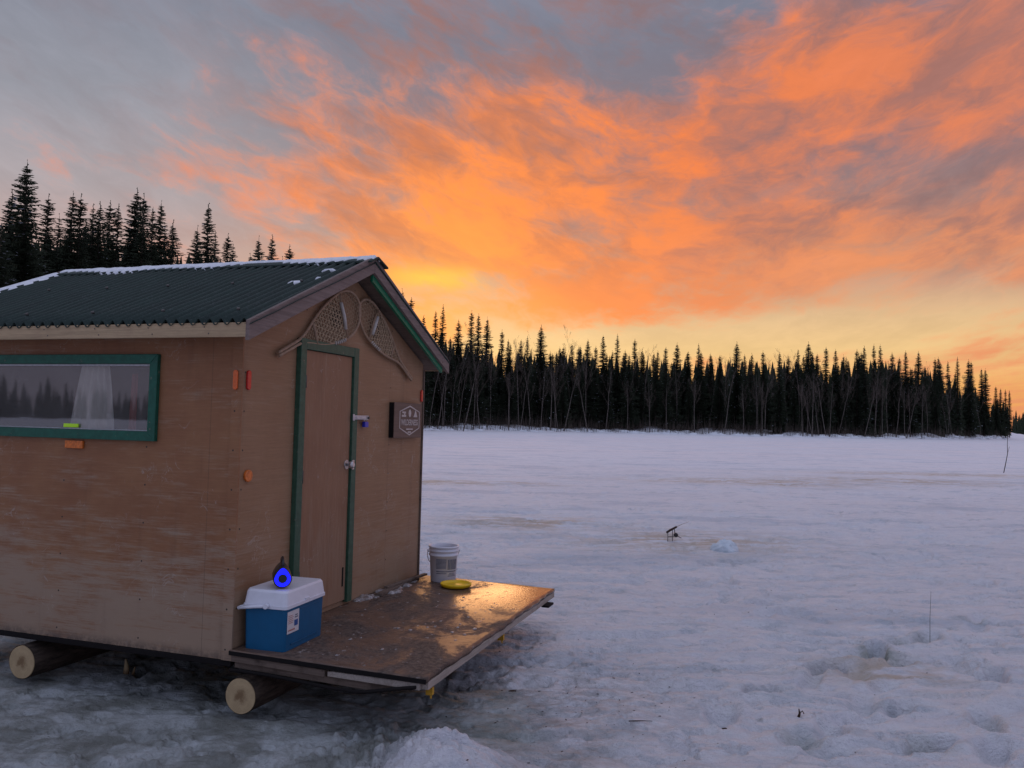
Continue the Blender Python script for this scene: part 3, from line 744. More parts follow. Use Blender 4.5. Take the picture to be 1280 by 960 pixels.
# left side framing: split grey boards and a dark rail
b = MB(); b.prism([(-1.15, zb-.040), (-.62, zb-.030), (-.62, zb-.002), (-1.15, zb-.002)], 'x', -.018, .02); b.build('side_board', M_edge, hut, .003)
b = MB(); b.prism([(-.60, zb-.038), (-.012, zb-.022), (-.012, zb+.014), (-.60, zb-.001)], 'x', -.012, .02); b.build('side_board', M_old, hut, .003)
b = MB(); b.prism([(-.95, zb-.085), (-.02, zb-.060), (-.02, zb-.026), (-.95, zb-.046)], 'x', .010, .06); b.build('side_rail', M_old, hut, .003)
for xx in (.75, 1.55, 2.30): MB().box((xx, DY+.05, zb-.055), (xx+.04, -.02, zb-.002)).build('joist', M_old, hut)
MB().box((2.14, DY-.040, zb-.060), (2.28, DY+.02, zb-.044)).build('runner_tip', M_black, hut, .004)
# black cable under the near corner
pts = []
for k in range(28):
    s = k/27; y = -.02-1.12*s; z = .232-.012*s-.030*math.sin(s*math.pi)**2*(s)+(.055*max(0, s-.72)/.28)
    pts.append((-.028+.012*math.sin(s*5), y, z))
MB().tube(pts, .010, 8).build('cable', M_black, hut)
for (sx_, sy_) in ((.10, -1.145), (1.26, -1.14)):
    b = MB(); b.box((sx_, sy_-.024, zb-.098), (sx_+.018, sy_+.012, zb-.044)); b.box((sx_-.004, sy_-.028, zb-.095), (sx_+.022, sy_-.0245, zb-.055)); b.box((sx_+.003, sy_-.020, zb-.115), (sx_+.013, sy_-.012, zb-.0985))
    b.build('strap_end', M_strap, hut, .003)
# ice and splintered scrap along the wall foot
def lump(cx_, cy_, cz_, rx, ry, rz_, seed, n=28, mp=9, am=.35, hemi=True):
    vs = []; fs = []
    for k in range(mp+1):
        ph = (math.pi/2)*k/mp if hemi else math.pi*k/mp-math.pi/2
        for q in range(n):
            th = 2*math.pi*q/n; cc, ss = math.cos(ph), math.sin(ph)
            x, y, z = cc*math.cos(th), cc*math.sin(th), ss
            nz = 1+am*2*float(fbm(np.array(x*1.7+seed), np.array(y*1.7+z*1.3+seed*3), 4, .6, seed))
            vs.append((cx_+rx*x*nz, cy_+ry*y*nz, cz_+rz_*z*nz))
    for k in range(mp):
        for q in range(n): fs.append((k*n+q, k*n+(q+1) % n, (k+1)*n+(q+1) % n, (k+1)*n+q))
    return vs, fs
b = MB()
for k in range(46):
    x = random.uniform(1.35, 2.30); y = -.03-abs(random.gauss(0, .045)); r_ = random.uniform(.012, .045)
    vs, fs = lump(x, y, dzz(y)-.002, r_*1.6, r_, r_*.5, k+3, 10, 4, .5); b.add(vs, fs, 0, True)
for k in range(85):
    x = random.uniform(.1, 1.9); y = random.uniform(-1.12, -.1); r_ = random.uniform(.004, .014)
    if random.random() < .5: y = random.uniform(-1.1, -.75)+.2*x*.3
    vs, fs = lump(x, y, dzz(y)-.003, r_*1.5, r_, r_*.5, k+3, 7, 3, .5); b.add(vs, fs, 0, True)
t = pmat('dirty_ice', .35, .5); n = t.noise(t.obj, 30, 5, .65); t.put_color(t.mix(t.map(n, .35, .65), (.14, .11, .095), (.42, .40, .40))); t.bump(n, .4, .004); M_dice = t.mat
sc = b.build('ice_scraps', M_dice, None, mat=HM); tag(sc, 'dirty ice crumbs scattered over the wet platform', 'ice', kind='stuff')
b = MB()
b.box((-.38, -.028, 0), (.36, .022, .022), 0, Matrix.Translation((0, 0, 0)) @ Matrix.Rotation(.05, 4, 'Z'))
b.box((-.20, -.02, .022), (.42, .014, .038), 0, Matrix.Rotation(-.08, 4, 'Z'))
pk = b.build('scrap_plank', M_old, None, .003, mat=hmat(1.93, -.085, ZD, 0.0)); tag(pk, 'broken dark wood scraps frozen along the hut wall foot', 'plank')

# ------------------------------------------------------------------ snow on the roof
def roof_snow(y0, y1, wfun, seed, name, label, th=.015, xc=None, group=None):
    n_ = max(8, int((y1-y0)/.012)); m_ = 9; vs = []; fs = []
    for k in range(n_+1):
        y = y0+(y1-y0)*k/n_; wd = wfun(y, k/n_)
        for q in range(m_+1):
            s = q/m_
            xr = (Wd/2+.045-(wd+.045)*s) if xc is None else xc+wd*(.5-s)
            zz = RZ+SLP*(min(xr, Wd-xr)+OV)+.009+ (.014 if xc is None and xr > Wd/2-.10 else 0)
            prof = math.sin(math.pi*min(1, s*1.02+.0)) if xc is not None else min(1, (1-s)*3)**.5*min(1, s*6+.3)
            ends = min(1, k/2, (n_-k)/2)
            tt = th*prof*ends*(.75+.5*float(vn(np.array(y*11.), np.array(s*3.), seed)))
            vs.append((xr, y, zz-.010*(1-min(1, prof*3))+tt))
    for k in range(n_):
        for q in range(m_): a = k*(m_+1)+q; fs.append((a, a+m_+1, a+m_+2, a+1))
    o_ = MB().add(vs, fs, 0, True).build(name, M_snow, None, mat=HM); tag(o_, label, 'snow', group)
    md = o_.modifiers.new('thick', 'SOLIDIFY'); md.thickness = .008; md.offset = -1
    return o_
def wf1(y, s):
    base = .062+.045*math.sin(y*5.1+1)*math.sin(y*2.2)+.02*math.sin(y*2*math.pi/.074)+.03*float(vn(np.array(y*9.), np.array(.5), 4))
    if .55 < y < .85 or .02 > y > -.06: base *= .45
    return max(.03, base)
roof_snow(YF-.02, YB-.02, wf1, 3, 'roof_snow', 'long thin strip of snow along the hut roof ridge')
for k, (x, y, a_, b_) in enumerate(((.62, .08, .045, .11), (.92, .02, .022, .11), (.70, -.04, .018, .05))):
    roof_snow(y-b_/2, y+b_/2, lambda yy, s, a_=a_: a_*(math.sin(math.pi*min(.97, max(.03, s)))**.6)*(.7+.5*math.sin(yy*60)**2), 5+k, 'roof_snow',
              ('larger snow patch near the front edge of the roof', 'upper small snow patch on the dark roof by the rake board', 'tiny snow dab beside the larger roof patch')[k], .012, x)
vs = []; 
b = MB()  # frosted rear verge
n_ = 40
for k in range(n_+1):
    x = .02+(Wd/2-.1)*k/n_; z = RZ+SLP*(x+OV)+.012
    for q, (dy_, dz_) in enumerate(((-.07-.02*math.sin(k*1.3), -.002), (-.03, .022), (.004, .018), (.008, -.01))): vs.append((x, YB+dy_, z+dz_))
fs = [(k*4+q, k*4+q+1, k*4+q+5, k*4+q+4) for k in range(n_) for q in range(3)]
tag(b.add(vs, fs, 0, True).build('roof_snow', M_snow, None, mat=HM), 'snow strip down the far end edge of the roof', 'snow')

# ------------------------------------------------------------------ snowshoes
def snowshoe(tail, toe, hwid, label, yoff=-.030, flip=1):
    tail = Vector(tail); toe = Vector(toe); L_ = (toe-tail).length; a = math.atan2(toe.y-tail.y, toe.x-tail.x)
    Mx = HM @ Matrix.Translation((tail.x, yoff, tail.y)) @ Matrix.Rotation(-a, 4, 'Y')    # local X along shoe, local Z across
    root = empty('snowshoe', Mx, label, 'snowshoe', 'snowshoes on the hut gable')
    P_ = [(0, .010), (.12, .011), (.24, .014), (.33, .040), (.45, .090), (.58, .128), (.72, .150), (.83, .150), (.92, .118), (.975, .062), (1., 0)]
    ts = np.linspace(0, 1, 60); ts = 1-(1-ts)**1.6
    def wdt(s):
        xs = [p[0] for p in P_]; ys = [p[1] for p in P_]
        # smooth interpolation
        i_ = max(0, min(len(xs)-2, int(np.searchsorted(xs, s))-1)); u_ = (s-xs[i_])/(xs[i_+1]-xs[i_])
        def tg(k):
            if k == 0 or k == len(xs)-1: return 0 if k == 0 else -3.0
            return (ys[k+1]-ys[k-1])/(xs[k+1]-xs[k-1])
        h_ = xs[i_+1]-xs[i_]; m0_, m1_ = tg(i_)*h_, tg(i_+1)*h_
        return max(0, (2*u_**3-3*u_**2+1)*ys[i_]+(u_**3-2*u_**2+u_)*m0_+(-2*u_**3+3*u_**2)*ys[i_+1]+(u_**3-u_**2)*m1_)*hwid/.15
    up = [(s*L_, 0, wdt(s)) for s in ts]; dn = [(s*L_, 0, -wdt(s)) for s in ts[:-1]][::-1]
    MB().tube(up+dn, .0100, 8).build('frame', M_wood, root)
    # crossbars
    for s in (.40, .76):
        wv_ = wdt(s); MB().tube([(s*L_, -.003, -wv_), (s*L_+.006, -.003, 0), (s*L_, -.003, wv_)], .009, 8).build('crossbar', M_wood, root)
    # lacing, clipped to the frame between the bars and into toe and tail
    b = MB()
    def inside(x, z, lo, hi): return lo < x/L_ < hi and abs(z) < wdt(x/L_)-.002
    def lines(lo, hi, ang_, sp_, r_):
        ca_, sa_ = math.cos(ang_), math.sin(ang_)
        for k in range(-60, 61):
            off = k*sp_; run = []
            for q in range(-120, 121):
                s_ = q*.008; x = .62*L_+s_*ca_-off*sa_; z = s_*sa_+off*ca_
                if inside(x, z, lo, hi): run.append((x, .0015*(-1)**q, z))
                else:
                    if len(run) > 2: b.tube([run[0], run[len(run)//2], run[-1]], r_, 4, cap=False)
                    run = []
            if len(run) > 2: b.tube([run[0], run[-1]], r_, 4, cap=False)
    for ag in (R(30), R(-30), R(90)): lines(.41, .75, ag, .034, .0042)
    for ag in (R(45), R(-45)): lines(.26, .40, ag, .022, .0022)
    for ag in (R(45), R(-45), R(0)): lines(.77, .99, ag, .026, .0016)
    b.build('lacing', M_web, root)
    # white lashings over one rail, white binding, dark patch filling the foot opening
    b = MB()
    for k in range(6):
        s = .60+.024*k; z = -flip*wdt(s)
        b.tube([(s*L_-.004, -.013, z-.010), (s*L_, -.014, z), (s*L_+.004, -.010, z+.012)], .0045, 6)
    b.build('lashing', M_lash, root)
    wv_ = wdt(.755)
    MB().tube([(.748*L_, -.012, -wv_*.55), (.752*L_, -.016, 0), (.748*L_, -.012, wv_*.62)], .012, 8).build('binding', M_lash, root)
    MB().box((.645*L_, .003, -.058), (.738*L_, .006, .058)).build('foot_patch', M_foot_patch, root, .001)
    # hanging screw
    MB().tube([(.80*L_, .0, 0), (.80*L_, -yoff-.002, 0)], .004, 6).build('hook', M_dmetal, root)
    return root
snowshoe((.300, 1.995), (1.272, 2.425), .158, 'wooden snowshoe above the door, leaning left with its toe at the gable peak', flip=1)
snowshoe((2.160, 1.955), (1.262, 2.435), .132, 'wooden snowshoe right of the gable peak with its tail pointing down right', flip=-1)

# ------------------------------------------------------------------ sign
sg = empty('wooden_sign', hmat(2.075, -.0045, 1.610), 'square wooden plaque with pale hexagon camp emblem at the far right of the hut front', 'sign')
MB().box((-.243, -.038, -.126), (.253, 0, .148)).build('sign_black_side', M_black, sg)  # black box behind the board makes the sign's side dark
MB().box((-.243, -.045, -.128), (.257, -.0385, .150)).build('sign_board', M_sign, sg, .002)
def ring2d(b, pts, wdt_, y0, y1):
    n_ = len(pts); c_ = Vector((sum(p[0] for p in pts)/n_, sum(p[1] for p in pts)/n_))
    inn = [tuple(c_+(Vector(p)-c_)*(1-wdt_/(Vector(p)-c_).length)) for p in pts]
    for k in range(n_): q = (k+1) % n_; b.prism([pts[k], pts[q], inn[q], inn[k]], 'y', y0, y1)
CX, CZ, KS = .030, .010, 1.12
hexp = [(CX, CZ+.120), (CX+.185, CZ+.072), (CX+.185, CZ-.062), (CX, CZ-.120), (CX-.185, CZ-.062), (CX-.185, CZ+.072)]
b = MB(); ring2d(b, hexp, .011, -.0475, -.0455); b.build('emblem_border', M_carve, sg)
Y0, Y1 = -.0475, -.0455
def mark(*boxes):
    b = MB()
    for q in boxes:
        if len(q) == 4: b.box((CX+q[0], Y0, CZ+q[2]), (CX+q[1], Y1, CZ+q[3]))
        else: b.prism([(CX+p[0], CZ+p[1]) for p in q], 'y', Y0, Y1)
    return b.build('emblem_mark', M_carve, sg)
mark([(-.145, .028), (-.070, .028), (-.070, .044), (-.086, .044), (-.086, .056), (-.074, .056), (-.074, .070), (-.138, .070), (-.138, .056), (-.104, .056), (-.104, .044), (-.145, .044)])
mark([(.024*math.cos(k*.785), .058+.032*math.sin(k*.785)) for k in range(8)])
mark([(.068, .028), (.142, .028), (.128, .048), (.112, .082), (.102, .082), (.084, .048)])
mark((-.060, .004, -.076, -.064)); mark((.012, .060, -.075, -.064)); mark((-.030, .028, -.098, -.087))
def text(txt, size, mt, parent, M_, name, ex_=.0008, sx_=1.):
    cv = bpy.data.curves.new(name, 'FONT'); cv.body = txt; cv.size = size; cv.extrude = ex_; cv.align_x = 'CENTER'; cv.align_y = 'CENTER'; cv.offset = size*.012
    to = bpy.data.objects.new(name, cv); COL.objects.link(to); bpy.context.view_layer.update()
    mm = bpy.data.meshes.new_from_object(to.evaluated_get(bpy.context.evaluated_depsgraph_get()))
    bpy.data.objects.remove(to); mm.materials.clear(); mm.materials.append(mt)
    o_ = bpy.data.objects.new(name, mm); COL.objects.link(o_); o_.parent = parent; o_.matrix_local = M_ @ Matrix.Diagonal((sx_, 1, 1, 1)); return o_
text('WILDERNESS', .066, M_carve, sg, Matrix.Translation((CX, -.0465, CZ-.018)) @ Matrix.Rotation(R(90), 4, 'X'), 'lettering', sx_=.80)

# padlock
pl = empty('padlock', hmat(1.405, -.030, 1.586), 'small blue padlock hanging under the hasp beside the door', 'padlock')
MB().box((-.026, -.014, -.022), (.026, .012, .018)).build('lock_body', M_blue, pl, .004)
MB().tube([(-.014, 0, .016), (-.014, 0, .034), (-.008, 0, .044), (.008, 0, .044), (.014, 0, .034), (.014, 0, .016)], .0035, 8).build('shackle', M_metal, pl)

# ------------------------------------------------------------------ cooler
CLX, CLY, CLR = .262, -.168, R(2.5)
cl_ = empty('cooler', hmat(CLX, CLY, ZD-.003, CLR), 'blue cooler with a white lid on the platform corner, left of the door', 'cooler')
def taper(b, x, y, z0, z1, k0, k1, r=.02, n=5):
    ring = []
    for (cx_, cy_, a0_) in ((x-r, y-r, 0), (-x+r, y-r, 90), (-x+r, -y+r, 180), (x-r, -y+r, 270)):
        for q in range(n+1): t_ = R(a0_+90*q/n); ring.append((cx_+r*math.cos(t_), cy_+r*math.sin(t_)))
    m_ = len(ring); vs = [(p[0]*k0, p[1]*k0, z0) for p in ring]+[(p[0]*k1, p[1]*k1, z1) for p in ring]
    b.add(vs, [(k, (k+1) % m_, m_+(k+1) % m_, m_+k) for k in range(m_)], 0, True); b.add(vs[:m_][::-1], [tuple(range(m_))]); b.add(vs[m_:], [tuple(range(m_))])
b = MB(); taper(b, .215, .130, 0, .233, .965, 1.0); b.build('body', M_cooler, cl_)
b = MB(); taper(b, .225, .140, .233, .250, 1.0, 1.0, .024); taper(b, .221, .136, .250, .318, 1., .945, .024); taper(b, .2085, .1285, .318, .330, 1., .955, .024); b.build('lid', M_white, cl_)
MB().box((-.02, -.143, .250), (.025, -.135, .262)).build('latch', M_white, cl_)
b = MB()
hp = []
for sx_ in (-1, 1): b.tube([(sx_*.236, -.02, .248), (sx_*.239, .06, .240), (sx_*.239, .150, .228)], .009, 8)
b.tube([(-.239, .150, .228), (0, .155, .228), (.239, .150, .228)], .010, 8)
for sx_ in (-1, 1): b.tube([(sx_*.218, -.02, .248), (sx_*.247, -.02, .248)], .014, 14)
b.build('handle', M_white, cl_)
st_ = MB().box((-.195, -.1325, .095), (-.075, -.1300, .215)).build('sticker', M_sticker, cl_)
st_.rotation_euler = (0, 0, 0)
b = MB()
b.box((-.125, -.1340, .128), (-.088, -.1330, .160)); b.build('sticker_logo', M_inkblue, st_)
b = MB()
for k, (xa, xb) in enumerate(((-.120, -.088), (-.118, -.092))): MB().box((xa, -.1340, .172+k*.012), (xb, -.1330, .178+k*.012)).build('sticker_line', M_print, st_)
for k in range(5): MB().box((-.188, -.1340, .150+k*.010), (-.140+.004*(k % 2), -.1330, .153+k*.010)).build('sticker_line', M_pink, st_)
MB().box((-.186, -.1340, .108), (-.118, -.1330, .116)).build('sticker_line', M_pink, st_)

for zz_ in (.205, .030): MB().box((-.150, -.1318, zz_), (.150, -.1285, zz_+.006)).build('moulded_rib', M_cooler, cl_, .001)
for xx_ in (-.12, .12): MB().box((xx_-.02, .134, .236), (xx_+.02, .144, .262)).build('hinge', M_white, cl_, .002)
# speaker
spk = empty('portable_speaker', hmat(.150, -.213, ZD+.327, R(-54)), 'black portable speaker with a glowing blue ring, standing on the cooler lid', 'speaker')
def pear(n=40, sc_=1.):
    pts = []
    for k in range(n):
        q = 2*math.pi*k/n; x = math.cos(q); z = math.sin(q)
        wz = 1-.34*max(0, z)**1.2; zz = z*(1.30 if z > 0 else 1.0)
        pts.append((x*wz*.052*sc_, zz*.052*sc_))
    return pts
def loft(b, rings, mi=0):
    n_ = len(rings[0][1]); vs = []
    for y, r_ in rings: vs += [(p[0], y, p[1]+.060) for p in r_]
    b.add(vs, [(k*n_+q, (k+1)*n_+q, (k+1)*n_+(q+1) % n_, k*n_+(q+1) % n_) for k in range(len(rings)-1) for q in range(n_)], mi, True)
    b.add(vs[:n_], [tuple(range(n_))]); b.add(vs[-n_:], [tuple(range(n_))[::-1]])
b = MB(); loft(b, [(-.060, pear(40, .90)), (-.052, pear(40, 1.0)), (.10, pear(40, 1.0)), (.108, pear(40, .90))]); b.build('speaker_body', M_blk2, spk)
b = MB(); b.tube([(0, -.045, .120), (0, -.040, .148), (0, .0, .158), (0, .06, .158), (0, .095, .148), (0, .10, .120)], .009, 8); b.build('carry_handle', M_blk2, spk)
t = pmat('blue_led_ring'); t.b.inputs['Emission Color'].default_value = (.006, .010, 1, 1); t.b.inputs['Emission Strength'].default_value = 1.8; t.put_color((.0, .0, .2)); M_led = t.mat
o_, i_ = pear(40, .86), [(p[0]*.50, p[1]*.50) for p in pear(40, .86)]
i_ = [(.024*math.cos(2*math.pi*k/40), .024*math.sin(2*math.pi*k/40)) for k in range(40)]
b = MB(); n_ = 40; vs = [(p[0], -.0605, p[1]+.060) for p in o_]+[(p[0], -.0605, p[1]+.060) for p in i_]+[(p[0], -.064, p[1]*.95+.060) for p in [((a_[0]+c_[0])/2, (a_[1]+c_[1])/2) for a_, c_ in zip(o_, i_)]]
b.add(vs, [(k, (k+1) % n_, 2*n_+(k+1) % n_, 2*n_+k) for k in range(n_)]+[(2*n_+k, 2*n_+(k+1) % n_, n_+(k+1) % n_, n_+k) for k in range(n_)], 0, True)
b.build('light_ring', M_led, spk)
MB().tube([(0, -.0610, .060), (0, -.066, .060)], .021, 24).build('speaker_cone', M_blk2, spk)

# ------------------------------------------------------------------ bucket and yellow lid
bk = empty('bucket', hmat(2.315, -.290, dzz(-.29), R(127)), 'white plastic pail with wire handle at the far corner of the platform', 'bucket')
MB().lathe([(0, .002), (.098, .002), (.101, .006), (.112, .205), (.120, .207), (.120, .222), (.113, .224), (.114, .240), (.122, .242), (.122, .256), (.116, .258), (.116, .270), (.124, .273), (.124, .284), (.118, .287), (.110, .284), (.110, .26), (.096, .012), (0, .012)], 48).build('pail', M_white, bk)
b = MB(); pts = [(.118*math.cos(q), -.0+.118*math.sin(q)*1.0, 0) for q in (0,)]
hpn = []
for k in range(25):
    q = math.pi*k/24; hpn.append((.150*math.cos(q)*(1-.12*math.cos(q)**2), -.150*math.sin(q)*.55-.0, .245-.140*math.sin(q)))
b.tube(hpn, .0028, 6); b.build('bail_handle', M_bail, bk)
for sx_ in (-1, 1): MB().tube([(sx_*.108, 0, .246), (sx_*.134, 0, .246)], .012, 10).build('handle_ear', M_white, bk)
b = MB()
def wrap(a0_, a1_, z0, z1):
    n_ = max(1, int((a1_-a0_)/6)); vs = []
    for k in range(n_+1):
        a_ = R(a0_+(a1_-a0_)*k/n_)
        for z in (z0, z1): r_ = .1012+.011*(z-.006)/.199+.0012; vs.append((r_*math.cos(a_), r_*math.sin(a_), z))
    b.add(vs, [(2*k, 2*k+2, 2*k+3, 2*k+1) for k in range(n_)], 0, True)
# print faces the camera (angles in the bucket's own frame)
A0 = 42
for k in range(8): wrap(A0+2, A0+46, .112+k*.010, .118+k*.010)
for k in range(7): wrap(A0+52+k*7, A0+57+k*7, .105, .185)
wrap(A0+2, A0+100, .086, .094); wrap(A0+2, A0+48, .072, .078)
for k in range(3): wrap(A0+54+k*3, A0+98-k*6, .052+k*.010, .057+k*.010)
lb = b.build('pail_print', M_print, bk)
yd = empty('yellow_lid', hmat(2.135, -.475, dzz(-.47)), 'round yellow plastic lid lying beside the white pail', 'lid')
MB().lathe([(0, .004), (.095, .003), (.112, .008), (.121, .020), (.124, .030), (.120, .034), (.114, .030), (.106, .020), (.090, .015), (.060, .016), (.055, .020), (0, .020)], 48).build('lid_disc', M_yellow, yd)

# ------------------------------------------------------------------ logs
def log(x, y, r_, L_, label, seed):
    Mx = hmat(x, y, r_+.002); root = empty('log', Mx, label, 'log', 'logs the hut rests on')
    n_ = 40; vs = []; rings = 24
    for k in range(rings+1):
        for q in range(n_):
            th = 2*math.pi*q/n_; rr_ = r_*(1+.05*float(fbm(np.array(math.cos(th)*2+seed), np.array(math.sin(th)*2+k*.25), 3, .6, seed)))
            if k == 0: rr_ *= .985
            vs.append((L_*k/rings, rr_*math.cos(th), rr_*math.sin(th)))
    MB().add(vs, [(k*n_+q, (k+1)*n_+q, (k+1)*n_+(q+1) % n_, k*n_+(q+1) % n_) for k in range(rings) for q in range(n_)], 0, True).build('bark', M_bark, root)
    e = [(-.002, p[1]*.965, p[2]*.965) for p in vs[:n_]]; e2 = [(.01, p[1]*.97, p[2]*.97) for p in vs[:n_]]
    MB().add(e+e2, [tuple(range(n_)), *[(q, n_+q, n_+(q+1) % n_, (q+1) % n_) for q in range(n_)]]).build('cut_end', M_cut, root)
    e = [(L_+.001, p[1]*.985, p[2]*.985) for p in vs[:n_]]
    MB().add(e, [tuple(range(n_))[::-1]]).build('cut_end', M_cut, root)
log(-.035, -.100, .099, 2.55, 'log roller with pale cut end under the platform corner, nearest the door', 3)
log(-.025, 1.470, .103, 2.5, 'log roller under the left part of the hut, below the window', 8)
# splintered stake standing in the ice under the hut
b = MB(); b.tube([(0, 0, -.02), (.004, .002, .05), (-.004, .004, .105)], [.020, .016, .006], 6); b.tube([(.03, .02, -.02), (.05, .02, .05)], [.014, .004], 5); b.tube([(-.05, .01, -.01), (-.07, .02, .03)], [.014, .004], 5)
q = flat = hw(.42, 1.10, 0); sk = b.build('ice_stub', M_cut, None, mat=Matrix.Translation((q.x, q.y, gz(q.x, q.y)))); tag(sk, 'small pale splintered stake in the ice under the hut', 'stake')

# ------------------------------------------------------------------ snow lumps
def mound(name, x, y, rx, ry, h_, label, seed, mt=None, am=.3):
    vs, fs = lump(0, 0, -.02, rx, ry, h_+.02, seed, 64, 22, am)
    o_ = MB().add(vs, fs, 0, True).build(name, mt or M_snow, None, mat=Matrix.Translation((x, y, gz(x, y)))); tag(o_, label, 'snow'); return o_
t = pmat('packed_blue_snow', .55, .35); n = t.noise(t.obj, 9, 6, .65); t.put_color(t.mix(t.map(n, .35, .65), (.50, .57, .63), (.66, .71, .76))); t.bump(n, .6, .02); M_bsnow = t.mat
mound('snow_mound', 2.86, 10.9, .18, .17, .15, 'rounded bluish snow mound beside the ice fishing rod', 4, M_bsnow, .27)
# dark bits on the snow
b = MB()
for k in range(150):
    rr_ = random.random()
    if rr_ < .7: x, y = random.gauss(.35, .45), random.gauss(4.8, .55)
    else: x, y = random.uniform(-.5, 4), random.uniform(4, 9)
    s_ = random.uniform(.0015, .0048)*(1.8 if random.random() < .07 else 1); a_ = random.uniform(0, 3.14)
    b.box((-s_*1.6, -s_*.6, 0), (s_*1.6, s_*.7, s_*.5), 0, Matrix.Translation((x, y, gz(x, y)+.001)) @ Matrix.Rotation(a_, 4, 'Z'))
M_bits = simple('bark_bits', (.05, .03, .022), .8, .2)
db = b.build('bark_crumbs', M_bits); tag(db, 'dark bark crumbs strewn on the trodden snow', 'debris', kind='stuff')
def twig(x, y, L_, a_, label, lift=.012, r_=.004, bend=.02):
    pts = [(math.cos(a_)*L_*(s-.5), math.sin(a_)*L_*(s-.5), lift+bend*math.sin(s*3)) for s in (0, .3, .6, 1)]
    o_ = MB().tube(pts, [r_, r_, r_*.8, r_*.5], 6).build('twig', M_bits, None, mat=Matrix.Translation((x, y, gz(x, y)))); tag(o_, label, 'twig'); return o_
twig(.745, 4.55, .13, .05, 'thin straight dark twig lying on the snow in the foreground', .008, .003, .002)
b = MB(); b.tube([(0, 0, 0), (.006, 0, .02), (.002, .002, .045)], [.008, .006, .003], 6); b.tube([(.002, 0, .02), (.022, 0, .034), (.03, 0, .018)], .003, 5)
q_ = b.build('twig', M_bits, None, mat=Matrix.Translation((1.66, 4.70, gz(1.66, 4.70)))); tag(q_, 'small hooked dark twig standing among the footprints', 'twig')
twig(.05, 5.12, .05, .4, 'short dark bark chip on snow near the platform corner', .008, .010, .004)

# ------------------------------------------------------------------ ice fishing rod on its stand
fx0, fy0 = 2.32, 11.75
fz = gz(fx0, fy0)
fr0 = empty('fishing_rod_stand', Matrix.Translation((fx0, fy0, fz)) @ Matrix.Scale(.84, 4), 'short ice fishing rod propped on a small stand over a hole in the snow', 'fishing rod')
MB().tube([(-.085, 0, .17), (-.02, 0, .215), (.09, 0, .275)], [.018, .019, .016], 10).build('rod_grip', M_bits, fr0)
MB().tube([(.09, 0, .275), (.18, 0, .320), (.30, 0, .365)], [.005, .003, .0018], 6).build('rod_blank', M_wood, fr0)
b = MB(); b.tube([(.075, -.02, .135), (.075, .02, .135)], .036, 16); b.tube([(.10, -.03, .125), (.135, -.03, .10)], .005, 5); b.tube([(.05, 0, .24), (.06, 0, .15)], .007, 6); b.build('reel', M_blk2, fr0)
b = MB(); b.tube([(-.065, -.03, 0), (-.060, 0, .185)], .006, 6); b.tube([(.03, .06, 0), (.02, 0, .23)], .006, 6); b.tube([(.17, 0, .085), (.10, 0, .12), (-.062, 0, .10)], .006, 6); b.build('stand_legs', M_dmetal, fr0)

# poles stuck in the snow
b = MB(); x0_, y0_ = 21.4, 35.7; pts = [(0, 0, -.2), (.12, 0, .35), (.22, 0, .85), (.21, 0, 1.25), (.24, 0, 1.75)]
b.tube(pts, [.018, .017, .014, .011, .007], 7); b.tube([pts[2], (.30, 0, 1.15)], .006, 5)
q_ = b.build('marker_stick', M_bits, None, mat=Matrix.Translation((x0_, y0_, gz(x0_, y0_)))); tag(q_, 'tall crooked branch stuck upright in the snow at the far right', 'stick')
b = MB(); b.tube([(0, 0, -.1), (.02, 0, .5), (0, 0, 1.1)], .014, 5)
q_ = b.build('marker_stick', M_twig, None, mat=Matrix.Translation((23.6, 37.5, gz(23.6, 37.5)))); tag(q_, 'thin faint stick at the right edge beside the crooked branch', 'stick')
b = MB(); b.tube([(0, 0, -.1), (.0, 0, .20), (.008, 0, .40)], [.0022, .0018, .001], 5)
q_ = b.build('marker_stick', M_twig, None, mat=Matrix.Translation((3.28, 6.42, gz(3.28, 6.42)))); tag(q_, 'thin dry stem standing in the snow among the footprints', 'stick')

